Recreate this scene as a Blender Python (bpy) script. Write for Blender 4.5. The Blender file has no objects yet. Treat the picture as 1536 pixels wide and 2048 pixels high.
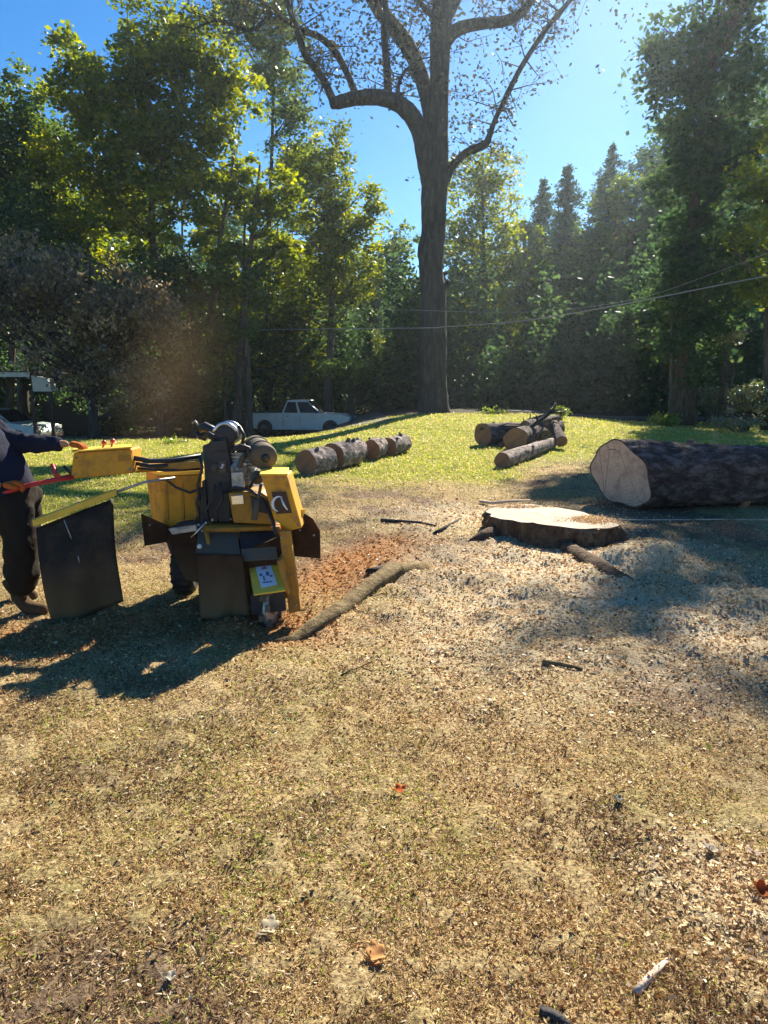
import bpy, bmesh, math, random
import numpy as np
from mathutils import Vector, Matrix
R = math.radians
random.seed(7)
rng = np.random.default_rng(11)
sc = bpy.context.scene
C = sc.collection

# ------------------------------------------------------------------ camera
F, HZ, CAMZ = 1365.0, 770.0, 1.6            # focal length and horizon row of the photograph (1536x2048), eye height
PITCH = math.atan((1024 - HZ) / F)
cd = bpy.data.cameras.new('camera')
cd.sensor_fit = 'VERTICAL'; cd.sensor_height = 24; cd.lens = 24 * F / 2048
cd.clip_start = 0.05; cd.clip_end = 2000
cam = bpy.data.objects.new('camera', cd); C.objects.link(cam)
cam.location = (0, 0, CAMZ); cam.rotation_euler = (R(90) - PITCH, 0, 0)
sc.camera = cam
# ------------------------------------------------------------------ sky and sun
SUN_EL, SUN_AZ = R(36), R(22.5)           # azimuth clockwise from +Y
w = bpy.data.worlds.new("World"); sc.world = w; w.use_nodes = True
nt = w.node_tree
bg = nt.nodes['Background']
sky = nt.nodes.new('ShaderNodeTexSky'); sky.sky_type = 'NISHITA'; sky.sun_disc = False
sky.sun_elevation = SUN_EL; sky.sun_rotation = SUN_AZ
sky.altitude = 0; sky.air_density = 1.0; sky.dust_density = 0.05; sky.ozone_density = 3.0
hs = nt.nodes.new('ShaderNodeHueSaturation'); hs.inputs['Saturation'].default_value = 1.40; hs.inputs['Hue'].default_value = .503
hs.inputs['Value'].default_value = 1.0
nt.links.new(sky.outputs[0], hs.inputs['Color']); nt.links.new(hs.outputs[0], bg.inputs[0])
bg.inputs[1].default_value = 0.052
sl = bpy.data.lights.new('sun', 'SUN'); sl.energy = 5.0; sl.angle = R(0.55); sl.color = (1.0, 0.90, 0.72)
sun = bpy.data.objects.new('sun', sl); C.objects.link(sun)
sdir = Vector((math.sin(SUN_AZ) * math.cos(SUN_EL), math.cos(SUN_AZ) * math.cos(SUN_EL), math.sin(SUN_EL)))
sun.rotation_euler = sdir.to_track_quat('Z', 'Y').to_euler()
sun.location = (10, 10, 30)
sc.view_settings.view_transform = 'Standard'; sc.view_settings.look = 'None'
sc.view_settings.exposure = 1.62; sc.view_settings.gamma = 1
sc.render.engine = 'CYCLES'
sc.cycles.max_bounces = 8; sc.cycles.diffuse_bounces = 4; sc.cycles.transmission_bounces = 5
sc.cycles.volume_bounces = 0

# ------------------------------------------------------------------ helpers
cp, sp = math.cos(PITCH), math.sin(PITCH)
def ray(px, py):
    u = (px - 768) / F; v = (1024 - py) / F
    return Vector((u, cp + sp * v, cp * v - sp))
def P(px, py, Y):
    """point of the world plane y=Y seen in the photograph at px,py"""
    d = ray(px, py); return Vector((0, 0, CAMZ)) + d * (Y / d.y)
def G(px, py, z=0.0):
    d = ray(px, py); t = (z - CAMZ) / d.z
    return Vector((0, 0, CAMZ)) + d * t
def sst(a, b, x):
    t = np.clip((x - a) / (b - a), 0, 1); return t * t * (3 - 2 * t)
_perm = np.random.default_rng(5).random((256, 256))
def vn(x, y):
    x = np.asarray(x, float); y = np.asarray(y, float)
    xi = np.floor(x).astype(int); yi = np.floor(y).astype(int); xf = x - xi; yf = y - yi
    xf = xf * xf * (3 - 2 * xf); yf = yf * yf * (3 - 2 * yf)
    a = _perm[xi % 256, yi % 256]; b = _perm[(xi + 1) % 256, yi % 256]
    c = _perm[xi % 256, (yi + 1) % 256]; d = _perm[(xi + 1) % 256, (yi + 1) % 256]
    return (a * (1 - xf) + b * xf) * (1 - yf) + (c * (1 - xf) + d * xf) * yf
def fbm(x, y, o=4):
    s = 0; a = .5; t = 0
    for i in range(o):
        s = s + a * vn(x * 2 ** i + 17 * i, y * 2 ** i + 31 * i); t += a; a *= .55
    return s / t
def gauss(x, y, cx, cy, rx, ry, ang=0.0):
    c, s = math.cos(ang), math.sin(ang)
    u = (x - cx) * c + (y - cy) * s; v = -(x - cx) * s + (y - cy) * c
    return np.exp(-((u / rx) ** 2 + (v / ry) ** 2))
STUMP = G(1110, 1034, .30)
CUT = G(545, 1268, 0)
def base_h(x, y):
    x = np.asarray(x, float); y = np.asarray(y, float)
    h = .42 * sst(13, 27, y) * sst(-3.5, 2.5, x) * (1 - .9 * sst(5, 12, x))
    h = h - 1.15 * sst(19, 33, y) * sst(.5, -6, x)
    return h
def ground_h(x, y):
    x = np.asarray(x, float); y = np.asarray(y, float)
    h = base_h(x, y)
    near = 1 - sst(20, 60, np.hypot(x, y))
    h = h + (.05 * (fbm(x * .55, y * .55, 3) - .5) + .035 * (fbm(x * 2.2 + 9, y * 2.2, 3) - .5)) * near
    # spoil and sawdust heaped round the stump, dug hole and berm at the cutter
    h = h + .13 * gauss(x, y, STUMP.x + .66, STUMP.y - .60, .45, .20, -.6) + .13 * gauss(x, y, STUMP.x + .92, STUMP.y - .25, .34, .3) + .08 * gauss(x, y, STUMP.x + .55, STUMP.y + .45, .5, .3) + .07 * gauss(x, y, STUMP.x + .9, STUMP.y - 1.9, .7, .25, -.3) - .05 * gauss(x, y, STUMP.x - .35, STUMP.y - .8, .4, .25) + .05 * gauss(x, y, .35, 5.6, .6, .2, .7)
    h = h + .15 * (fbm(x * 3.4 + 40, y * 3.1, 3) - .5) * np.clip(gauss(x, y, STUMP.x + .4, STUMP.y - 1.2, 2.2, 2.0) * 2, 0, 1)
    h = h + .07 * gauss(x, y, STUMP.x + .6, STUMP.y + .75, .9, .4) + .08 * gauss(x, y, 2.6, 4.9, .7, .35, -.5)
    h = h - .05 * gauss(x, y, CUT.x + .05, CUT.y + .05, .25, .18) + .07 * gauss(x, y, CUT.x - .25, CUT.y + .1, .16, .12)
    h = h + .05 * gauss(x, y, CUT.x - .9, CUT.y + .25, .8, .12, .45)
    return h
def fld_lawn(x, y):
    n = fbm(x * .5, y * .5, 4) - .5
    edge = 12.0 + 2.0 * n * 2
    m = sst(-2.2, 1.5, y - edge + 1.2 * np.clip(-x - 1.2, 0, 6) * 1.6 * (x < 0)*1.0 - 1.4 * sst(1.5, 3.5, x) * 2.2)
    return np.clip(m, 0, 1)
def fld_dust(x, y):
    n = fbm(x * 1.4 + 3, y * 1.4, 4)
    d = 1.0 * gauss(x, y, STUMP.x + .1, STUMP.y - .6, 1.35, .8) + .9 * gauss(x, y, STUMP.x + .6, STUMP.y - 2.2, 1.1, 1.1)
    d = d + .7 * gauss(x, y, STUMP.x - .9, STUMP.y - 2.6, 1.0, .9) + .8 * gauss(x, y, STUMP.x - .4, STUMP.y + 1.6, 1.6, 1.0) + .5 * gauss(x, y, .8, 5.2, .7, .9)
    d = d + .7 * gauss(x, y, 1.15, 1.9, .35, .35)
    return np.clip(d * (.35 + 1.3 * n) - .12, 0, 1)
def fld_red(x, y):
    n = fbm(x * 2.1 + 31, y * 2.1 + 7, 4)
    a = G(560, 1240); b = G(860, 1060)
    ang = math.atan2(b.y - a.y, b.x - a.x)
    d = 1.3 * gauss(x, y, (a.x + b.x) / 2 - .15, (a.y + b.y) / 2 + .1, 1.1, .38, ang) + 1.1 * gauss(x, y, CUT.x, CUT.y + .1, .45, .3)
    d = d + .9 * gauss(x, y, -2.0, 4.2, 1.4, .35, .35)
    return np.clip(d * (.4 + 1.1 * n) - .08, 0, 1)
def fld_soil(x, y):
    n = fbm(x * .9 + 77, y * .9 + 5, 5)
    s = sst(.50, .64, n) * .85 * (1 - sst(12, 20, y))
    s = s + sst(.1, .9, gauss(x, y, 3.9, 5.3, 1.2, .6)) * .8 + .6 * gauss(x, y, 1.9, 3.7, .9, .6) + .45 * gauss(x, y, .9, 9.0, 2.6, .5)
    return np.clip(s, 0, 1)

def tag(o, label=None, cat=None, group=None, kind=None):
    if label: o['label'] = label
    if cat: o['category'] = cat
    if group: o['group'] = group
    if kind: o['kind'] = kind
    return o
def empty(name, loc, label=None, cat=None, group=None, rot=(0, 0, 0)):
    o = bpy.data.objects.new(name, None); C.objects.link(o); o.location = loc; o.rotation_euler = rot
    o.empty_display_size = .2
    return tag(o, label, cat, group)
def np_mesh(name, V, Fq, attrs=None, smooth=False):
    """V (n,3) array, Fq (m,k) array of k-gons"""
    me = bpy.data.meshes.new(name)
    V = np.ascontiguousarray(V, dtype=np.float32); Fq = np.ascontiguousarray(Fq, dtype=np.int32)
    m, k = Fq.shape
    me.vertices.add(len(V)); me.vertices.foreach_set('co', V.ravel())
    me.loops.add(m * k); me.loops.foreach_set('vertex_index', Fq.ravel())
    me.polygons.add(m); me.polygons.foreach_set('loop_start', np.arange(0, m * k, k, dtype=np.int32))
    if smooth: me.polygons.foreach_set('use_smooth', np.ones(m, dtype=bool))
    for nme, arr in (attrs or {}).items():
        a = me.attributes.new(nme, 'FLOAT', 'POINT'); a.data.foreach_set('value', np.ascontiguousarray(arr, dtype=np.float32))
    me.update(calc_edges=True)
    return me
def link(name, me, mat, parent=None, loc=None):
    o = bpy.data.objects.new(name, me); C.objects.link(o)
    if mat is not None: me.materials.append(mat)
    if parent is not None: o.parent = parent
    if loc is not None: o.location = loc
    return o

class MB:
    """collects shapes of one part"""
    def __init__(s, org=(0, 0, 0)): s.v = []; s.f = []; s.o = Vector(org); s.sm = []
    def add(s, vs, fs, smooth=False):
        n = len(s.v); s.v += [tuple(Vector(q) - s.o) for q in vs]; s.f += [tuple(i + n for i in f) for f in fs]
        s.sm += [smooth] * len(fs)
    def prism(s, front, vec):
        """closed polygon extruded by a vector"""
        n = len(front); vec = Vector(vec); a = [Vector(q) for q in front]; b = [q + vec for q in a]
        fs = [tuple(range(n))[::-1], tuple(range(n, 2 * n))] + [(i, (i + 1) % n, n + (i + 1) % n, n + i) for i in range(n)]
        s.add(a + b, fs)
    def slab(s, px, Y, t): s.prism([P(a, b, Y) for a, b in px], (0, t, 0))
    def hull(s, top, bot):
        n = len(top); fs = [tuple(range(n)), tuple(range(n, 2 * n))[::-1]] + [(i, n + i, n + (i + 1) % n, (i + 1) % n) for i in range(n)]
        s.add(list(top) + list(bot), fs)
    def box(s, c, d, rot=None):
        c = Vector(c); m = rot or Matrix.Identity(3)
        q = [c + m @ Vector((x * d[0] / 2, y * d[1] / 2, z * d[2] / 2)) for x in (-1, 1) for y in (-1, 1) for z in (-1, 1)]
        s.add(q, [(0, 1, 3, 2), (4, 6, 7, 5), (0, 4, 5, 1), (2, 3, 7, 6), (0, 2, 6, 4), (1, 5, 7, 3)])
    def tube(s, pts, rad, n=8, cap=True, jit=0.0):
        pts = [Vector(p) for p in pts]
        if not hasattr(rad, '__len__'): rad = [rad] * len(pts)
        vs = []; fs = []; up = None
        for i, p in enumerate(pts):
            t = (pts[min(i + 1, len(pts) - 1)] - pts[max(i - 1, 0)]).normalized()
            if up is None: up = Vector((0, 0, 1)) if abs(t.z) < .9 else Vector((1, 0, 0))
            a = t.cross(up).normalized(); b = a.cross(t).normalized(); up = b
            for k in range(n):
                g = 2 * math.pi * k / n; r = rad[i] * (1 + random.uniform(-jit, jit))
                vs.append(p + a * math.cos(g) * r + b * math.sin(g) * r)
        for i in range(len(pts) - 1):
            for k in range(n):
                fs.append((i * n + k, (i + 1) * n + k, (i + 1) * n + (k + 1) % n, i * n + (k + 1) % n))
        if cap: fs.append(tuple(range(n))); fs.append(tuple(range((len(pts) - 1) * n, len(pts) * n))[::-1])
        s.add(vs, fs, True)
    def cyl(s, a, b, r, n=20, r2=None): s.tube([a, b], [r, r if r2 is None else r2], n)
    def ball(s, c, r, n=12, sc_=(1, 1, 1)):
        c = Vector(c); vs = []; fs = []
        for i in range(n // 2 + 1):
            th = math.pi * i / (n // 2)
            for k in range(n):
                ph = 2 * math.pi * k / n
                vs.append(c + Vector((math.sin(th) * math.cos(ph) * r * sc_[0], math.sin(th) * math.sin(ph) * r * sc_[1], math.cos(th) * r * sc_[2])))
        for i in range(n // 2):
            for k in range(n): fs.append((i * n + k, (i + 1) * n + k, (i + 1) * n + (k + 1) % n, i * n + (k + 1) % n))
        s.add(vs, fs, True)
    def build(s, name, mat, parent=None, bevel=0, label=None, loc=None):
        me = bpy.data.meshes.new(name); me.from_pydata(s.v, [], s.f); me.validate()
        if len(me.polygons) == len(s.sm): me.polygons.foreach_set('use_smooth', s.sm)
        bm = bmesh.new(); bm.from_mesh(me); bmesh.ops.recalc_face_normals(bm, faces=bm.faces); bm.to_mesh(me); bm.free()
        o = link(name, me, mat, parent, loc)
        if bevel:
            b = o.modifiers.new('bevel', 'BEVEL'); b.width = bevel; b.segments = 2; b.limit_method = 'ANGLE'; b.angle_limit = R(40)
        if label: o['label'] = label
        return o

# ------------------------------------------------------------------ materials
def M(name):
    m = bpy.data.materials.new(name); m.use_nodes = True; n = m.node_tree
    return m, n, n.nodes['Principled BSDF']
def N(n, t, **kw):
    q = n.nodes.new(t)
    for k, v in kw.items():
        if hasattr(q, k): setattr(q, k, v)
        else: q.inputs[k.replace('_', ' ')].default_value = v
    return q
def ramp(n, src, stops):
    r = n.nodes.new('ShaderNodeValToRGB'); e = r.color_ramp.elements
    while len(e) < len(stops): e.new(.5)
    for q, (p, c) in zip(e, stops): q.position = p; q.color = (*c, 1)
    n.links.new(src, r.inputs[0]); return r.outputs[0]
def mix(n, fac, a, b, mode='MIX'):
    q = n.nodes.new('ShaderNodeMix'); q.data_type = 'RGBA'; q.blend_type = mode; q.clamp_factor = True
    for s, v in ((0, fac), (6, a), (7, b)):
        if hasattr(v, 'links') or isinstance(v, bpy.types.NodeSocket): n.links.new(v, q.inputs[s])
        elif s == 0: q.inputs[0].default_value = v
        else: q.inputs[s].default_value = (*v, 1)
    return q.outputs[2]
def coords(n): return n.nodes.new('ShaderNodeTexCoord').outputs['Object']
def noise(n, scale, det=4, rough=.6, co=None, stretch=None):
    t = N(n, 'ShaderNodeTexNoise', Scale=scale, Detail=det, Roughness=rough)
    co = co or coords(n)
    if stretch:
        mp = n.nodes.new('ShaderNodeMapping'); mp.inputs['Scale'].default_value = stretch; n.links.new(co, mp.inputs[0]); co = mp.outputs[0]
    n.links.new(co, t.inputs['Vector']); return t.outputs['Fac']
def bump(n, bs, h, strength=.5, dist=.01):
    b = n.nodes.new('ShaderNodeBump'); b.inputs['Strength'].default_value = strength; b.inputs['Distance'].default_value = dist
    n.links.new(h, b.inputs['Height']); n.links.new(b.outputs[0], bs.inputs['Normal'])
def attr(n, name):
    a = n.nodes.new('ShaderNodeAttribute'); a.attribute_name = name; return a.outputs['Fac']

def leaf_mat(name, stops, trans=.45, gloss=.06):
    m = bpy.data.materials.new(name); m.use_nodes = True; n = m.node_tree; n.nodes.clear()
    out = n.nodes.new('ShaderNodeOutputMaterial')
    col = ramp(n, attr(n, 'tone'), stops)
    d = n.nodes.new('ShaderNodeBsdfDiffuse'); t = n.nodes.new('ShaderNodeBsdfTranslucent'); g = N(n, 'ShaderNodeBsdfGlossy', Roughness=.38)
    tc = n.nodes.new('ShaderNodeHueSaturation'); tc.inputs['Hue'].default_value = .485; tc.inputs['Saturation'].default_value = 1.1; tc.inputs['Value'].default_value = 1.5
    n.links.new(col, d.inputs[0]); n.links.new(col, tc.inputs['Color']); n.links.new(tc.outputs[0], t.inputs[0])
    g.inputs[0].default_value = (.9, .95, 1, 1)
    a = n.nodes.new('ShaderNodeMixShader'); a.inputs[0].default_value = trans; n.links.new(d.outputs[0], a.inputs[1]); n.links.new(t.outputs[0], a.inputs[2])
    b = n.nodes.new('ShaderNodeMixShader'); b.inputs[0].default_value = gloss; n.links.new(a.outputs[0], b.inputs[1]); n.links.new(g.outputs[0], b.inputs[2])
    n.links.new(b.outputs[0], out.inputs[0]); return m
LM = {
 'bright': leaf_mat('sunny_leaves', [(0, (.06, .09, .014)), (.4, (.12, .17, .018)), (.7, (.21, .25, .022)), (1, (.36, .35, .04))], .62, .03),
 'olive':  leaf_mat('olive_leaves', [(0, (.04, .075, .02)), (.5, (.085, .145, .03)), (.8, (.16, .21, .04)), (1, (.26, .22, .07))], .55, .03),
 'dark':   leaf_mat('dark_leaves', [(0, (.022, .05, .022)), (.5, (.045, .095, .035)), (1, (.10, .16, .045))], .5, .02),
 'blue':   leaf_mat('needles', [(0, (.025, .055, .035)), (.6, (.05, .10, .055)), (1, (.10, .15, .08))], .45, .02),
 'russet': leaf_mat('twiggy_leaves', [(0, (.09, .08, .035)), (.45, (.19, .15, .075)), (.75, (.32, .24, .14)), (1, (.5, .4, .28))], .5, .05),
 'sparse': leaf_mat('sparse_leaves', [(0, (.02, .024, .010)), (.6, (.045, .05, .02)), (1, (.10, .085, .03))], .3, .03),
 'weed':   leaf_mat('weed_leaves', [(0, (.10, .15, .02)), (.6, (.18, .25, .03)), (1, (.32, .36, .09))], .5, .05),
 'pale':   leaf_mat('pale_shrub_leaves', [(0, (.05, .08, .03)), (.5, (.12, .15, .05)), (.85, (.24, .24, .11)), (1, (.40, .30, .14))], .45, .12),
}
LM['blade'] = leaf_mat('grass_blades', [(0, (.055, .034, .020)), (.18, (.22, .14, .068)), (.38, (.41, .29, .137)), (.58, (.57, .435, .215)), (.72, (.72, .61, .37)), (.80, (.28, .30, .06)), (.9, (.36, .42, .05)), (1, (.20, .30, .035))], .40, .015)
LM['chip'] = leaf_mat('wood_chips', [(0, (.10, .05, .02)), (.3, (.32, .17, .07)), (.6, (.50, .36, .19)), (1, (.66, .55, .36))], .25, .012)

def bark_mat(name, c0, c1, c2, sc_=9, stretch=(1, 1, .18), dist=.03):
    m, n, b = M(name); co = coords(n)
    a = noise(n, sc_, 6, .65, co, stretch); f = noise(n, sc_ * 5, 4, .6, co, stretch)
    s = n.nodes.new('ShaderNodeMath'); s.operation = 'MULTIPLY_ADD'; n.links.new(f, s.inputs[0]); s.inputs[1].default_value = .35; n.links.new(a, s.inputs[2])
    col = ramp(n, s.outputs[0], [(.45, c0), (.65, c1), (.85, c2)])
    n.links.new(col, b.inputs['Base Color']); b.inputs['Roughness'].default_value = .92; b.inputs['Specular IOR Level'].default_value = .2
    bump(n, b, s.outputs[0], 1.0, dist); return m
BARK = bark_mat('tree_bark', (.035, .026, .02), (.085, .068, .055), (.16, .13, .11))
BARKG = bark_mat('grey_bark', (.014, .013, .014), (.036, .033, .034), (.075, .068, .067))
LOGB = bark_mat('log_bark', (.018, .012, .011), (.065, .046, .042), (.20, .16, .155), 11, (.5, 1, 1), .05)
PALEB = bark_mat('flaky_pale_bark', (.03, .022, .02), (.16, .125, .115), (.44, .38, .36), 9, (.5, 1, 1), .05)
STBARK = bark_mat('stump_bark', (.03, .018, .012), (.09, .055, .035), (.19, .13, .08), 9, (1, 1, .3), .05)
def cut_mat(name, c0, c1, dirt):
    m, n, b = M(name); co = coords(n)
    mp = n.nodes.new('ShaderNodeMapping'); mp.inputs['Scale'].default_value = (0, 1, 1); n.links.new(co, mp.inputs[0])
    w_ = N(n, 'ShaderNodeTexWave', wave_type='RINGS', rings_direction='SPHERICAL', Scale=7, Distortion=5, Detail=4, Detail_Scale=2)
    n.links.new(mp.outputs[0], w_.inputs['Vector'])
    ns = noise(n, 7, 5, .65, co)
    col = mix(n, w_.outputs['Fac'], c0, c1)
    col = mix(n, ramp(n, ns, [(.45, (0, 0, 0)), (.7, (1, 1, 1))]), col, dirt)
    vo = N(n, 'ShaderNodeTexVoronoi', feature='DISTANCE_TO_EDGE', Scale=3.2); wv = n.nodes.new('ShaderNodeMapping'); wv.inputs['Scale'].default_value = (0, 1, .35); n.links.new(co, wv.inputs[0]); n.links.new(wv.outputs[0], vo.inputs['Vector'])
    col = mix(n, ramp(n, vo.outputs['Distance'], [(0, (.8, .8, .8)), (.012, (0, 0, 0))]), col, (.06, .035, .025))
    fine = noise(n, 90, 3, .7, co, (1, 1, .12))
    col = mix(n, .35, col, ramp(n, fine, [(.3, (.25, .25, .25)), (.7, (1, 1, 1))]), 'MULTIPLY')
    n.links.new(col, b.inputs['Base Color']); b.inputs['Roughness'].default_value = .85
    bump(n, b, fine, .5, .004); return m
CUTP = cut_mat('pale_cut_wood', (.74, .55, .42), (.64, .46, .34), (.42, .29, .23))
CUTO = cut_mat('orange_cut_wood', (.46, .22, .09), (.34, .15, .06), (.25, .12, .07))
CUTR = cut_mat('reddish_cut_wood', (.34, .16, .08), (.24, .11, .06), (.17, .09, .06))
def stump_top_mat():
    m, n, b = M('sawn_stump_top'); co = coords(n)
    w_ = N(n, 'ShaderNodeTexWave', wave_type='RINGS', rings_direction='Z', Scale=9, Distortion=4, Detail=3)
    n.links.new(co, w_.inputs['Vector']); ns = noise(n, 5, 5, .6, co)
    col = mix(n, w_.outputs['Fac'], (.30, .235, .165), (.22, .165, .11)); col = mix(n, ramp(n, ns, [(.5, (0, 0, 0)), (.75, (1, 1, 1))]), col, (.34, .29, .23))
    n.links.new(col, b.inputs['Base Color']); b.inputs['Roughness'].default_value = .8; bump(n, b, noise(n, 60, 3, .6, co, (.2, 1, 1)), .4, .004); return m
STTOP = stump_top_mat()
def paint(name, c, rough=.4, metal=0, dirt=(.12, .08, .05), amt=.5, sc_=6, spec=.5):
    m, n, b = M(name); co = coords(n)
    ns = noise(n, sc_, 6, .7, co); f = ramp(n, ns, [(.48, (0, 0, 0)), (.72, (amt, amt, amt))])
    n.links.new(mix(n, f, c, dirt), b.inputs['Base Color'])
    rr = n.nodes.new('ShaderNodeMapRange'); n.links.new(ns, rr.inputs[0]); rr.inputs[3].default_value = rough - .1; rr.inputs[4].default_value = min(1, rough + .4)
    n.links.new(rr.outputs[0], b.inputs['Roughness']); b.inputs['Metallic'].default_value = metal; b.inputs['Specular IOR Level'].default_value = spec
    bump(n, b, noise(n, sc_ * 12, 3, .6, co), .15, .002); return m
YEL = paint('machine_yellow', (.62, .29, .010), .42, dirt=(.16, .09, .04), amt=.9, sc_=9)
YELD = paint('worn_machine_yellow', (.40, .19, .015), .55, dirt=(.14, .085, .05), amt=.9, sc_=9)
YELB = paint('bright_machine_yellow', (.85, .55, .06), .32, dirt=(.40, .26, .10), amt=.4)
BLK = paint('black_engine_paint', (.012, .014, .022), .35, dirt=(.05, .04, .035), amt=.8, sc_=14)
GRY = paint('dusty_grey_steel', (.12, .105, .085), .65, .1, dirt=(.18, .12, .07), amt=.9, spec=.1)
MTL = paint('cast_aluminium', (.42, .42, .40), .38, .7, dirt=(.08, .07, .06), amt=.9, sc_=18)
CHR = paint('polished_metal', (.75, .75, .76), .15, 1.0, dirt=(.2, .18, .16), amt=.3)
RUB = paint('dusty_lit_black_rubber', (.016, .013, .010), .6, dirt=(.10, .062, .034), amt=1.0, sc_=2.2, spec=.3)
RUBB = paint('brown_dusty_lit_rubber', (.04, .020, .011), .75, dirt=(.10, .05, .025), amt=.9, sc_=4, spec=.15)
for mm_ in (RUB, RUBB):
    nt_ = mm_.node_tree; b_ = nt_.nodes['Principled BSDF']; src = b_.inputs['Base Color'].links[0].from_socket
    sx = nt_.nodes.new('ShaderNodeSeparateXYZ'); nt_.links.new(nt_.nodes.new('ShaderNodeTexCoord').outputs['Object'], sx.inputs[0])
    gr_ = ramp(nt_, sx.outputs['Z'], [(0.0, (.85, .85, .85)), (.45, (0, 0, 0))]); nt_.links.new(mix(nt_, gr_, src, (.20, .12, .055)), b_.inputs['Base Color'])  # browner toward the ground: settled dust plus sunlit lower edge painted into the colour
TYRE = paint('tyre_rubber', (.02, .02, .02), .8, dirt=(.10, .08, .06), amt=.8)
REDP = paint('red_hose_rubber', (.50, .03, .03), .35, dirt=(.25, .05, .04), amt=.4)
WHT = paint('car_silver_paint', (.62, .64, .62), .25, .1, dirt=(.40, .38, .33), amt=.4, sc_=2)
CAR2 = paint('car_pale_teal_paint', (.45, .55, .55), .25, .1, dirt=(.3, .32, .3), amt=.4, sc_=2)
GLS = paint('dark_car_glass', (.012, .018, .03), .08, 0, dirt=(.03, .03, .04), amt=.5, sc_=2)
FASC = paint('off_white_trim', (.62, .60, .52), .6, dirt=(.35, .33, .28), amt=.5)
SHED = paint('brown_shed_wall', (.05, .035, .028), .8, dirt=(.03, .025, .02), amt=.6)
RED_LAMP = paint('red_lamp_lens', (.35, .01, .01), .2)
AMB = paint('clear_lamp_lens', (.7, .7, .68), .1)
STW = paint('white_sticker', (.78, .80, .84), .5, dirt=(.5, .5, .5), amt=.4, sc_=20)
STB = paint('blue_sticker_ink', (.10, .16, .34), .5)
STP = paint('pink_sticker_ink', (.60, .20, .32), .5)
STK = paint('dark_sticker', (.045, .02, .012), .5)
WIRE = paint('bare_wire', (.32, .32, .34), .4, .3, amt=.2)
def cloth(name, c, c2, s=5):
    m, n, b = M(name); co = coords(n); ns = noise(n, s, 5, .6, co)
    n.links.new(mix(n, ns, c, c2), b.inputs['Base Color']); b.inputs['Roughness'].default_value = .95; b.inputs['Specular IOR Level'].default_value = .15
    bump(n, b, noise(n, 14, 4, .6, co), .6, .02); return m
SHIRT = cloth('navy_work_shirt', (.010, .012, .026), (.022, .025, .045))
PANTS = cloth('dark_work_trousers', (.012, .010, .009), (.03, .024, .018))
BOOT = cloth('brown_boot_leather', (.05, .03, .018), (.11, .07, .04))
GLOVE = cloth('orange_glove', (.50, .14, .03), (.35, .09, .02), 20)
SKIN = cloth('skin', (.45, .24, .16), (.38, .20, .13))
HAIR = cloth('dark_hair', (.02, .015, .012), (.03, .02, .015))
CAP = cloth('black_cap', (.015, .015, .018), (.03, .03, .03))

# ------------------------------------------------------------------ ground sheet
def ground_material():
    m, n, b = M('ground_surface'); co = coords(n)
    n1 = noise(n, 55, 5, .75, co); n2 = noise(n, 9, 5, .6, co); n3 = noise(n, 1.3, 4, .6, co)
    dry = ramp(n, n1, [(.30, (.06, .04, .024)), (.44, (.23, .16, .08)), (.56, (.42, .32, .165)), (.70, (.60, .50, .28))])
    dry2 = ramp(n, n1, [(.30, (.06, .06, .015)), (.48, (.17, .15, .045)), (.68, (.36, .33, .11))])
    col = mix(n, ramp(n, n3, [(.45, (0, 0, 0)), (.62, (.5, .5, .5))]), dry, dry2)
    soil = ramp(n, n1, [(.3, (.045, .03, .022)), (.5, (.13, .085, .06)), (.7, (.28, .20, .14))])
    col = mix(n, attr(n, 'soil'), col, soil)
    red = ramp(n, n1, [(.3, (.12, .055, .02)), (.5, (.33, .16, .06)), (.7, (.50, .29, .13))])
    col = mix(n, attr(n, 'red'), col, red)
    dust = ramp(n, n1, [(.28, (.20, .14, .085)), (.45, (.50, .41, .27)), (.65, (.74, .65, .47))])
    col = mix(n, attr(n, 'dust'), col, dust)
    lawn = ramp(n, n2, [(.3, (.12, .13, .018)), (.55, (.25, .27, .03)), (.75, (.42, .40, .08))])
    col = mix(n, attr(n, 'lawn'), col, lawn)
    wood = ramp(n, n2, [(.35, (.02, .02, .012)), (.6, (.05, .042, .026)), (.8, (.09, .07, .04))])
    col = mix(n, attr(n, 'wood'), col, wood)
    n.links.new(col, b.inputs['Base Color']); b.inputs['Roughness'].default_value = .95; b.inputs['Specular IOR Level'].default_value = .1
    bump(n, b, n1, .9, .02); return m
def build_ground():
    r = np.concatenate([[0.0, .15, .3], .4 * (900 / .4) ** (np.linspace(0, 1, 620))])
    a = np.concatenate([np.linspace(R(90 - 38), R(90 + 38), 560), np.linspace(R(90 + 38), R(360 + 90 - 38), 70)[1:-1]])
    Rr, A = np.meshgrid(r, a, indexing='ij'); X = Rr * np.cos(A); Y = Rr * np.sin(A)
    Z = ground_h(X, Y) + np.where(Rr < 14, 1, 0) * .045 * (fbm(X * 11, Y * 11, 3) - .5) * sst(14, 9, Rr)
    n_, m_ = Rr.shape; V = np.stack([X, Y, Z], -1).reshape(-1, 3)
    i = np.arange(n_ - 1)[:, None]; j = np.arange(m_)[None, :]; j2 = (j + 1) % m_
    Fq = np.stack([i * m_ + j, (i + 1) * m_ + j, (i + 1) * m_ + j2, i * m_ + j2], -1).reshape(-1, 4)
    x, y = X.ravel(), Y.ravel()
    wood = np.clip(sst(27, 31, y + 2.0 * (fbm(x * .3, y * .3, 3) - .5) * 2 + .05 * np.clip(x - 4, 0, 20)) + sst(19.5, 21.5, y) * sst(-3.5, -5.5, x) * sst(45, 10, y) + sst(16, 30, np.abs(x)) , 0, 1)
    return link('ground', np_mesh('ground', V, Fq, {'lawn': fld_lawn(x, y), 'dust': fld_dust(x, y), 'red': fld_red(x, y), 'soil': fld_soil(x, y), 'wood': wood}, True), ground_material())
tag(build_ground(), kind='structure')

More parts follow.
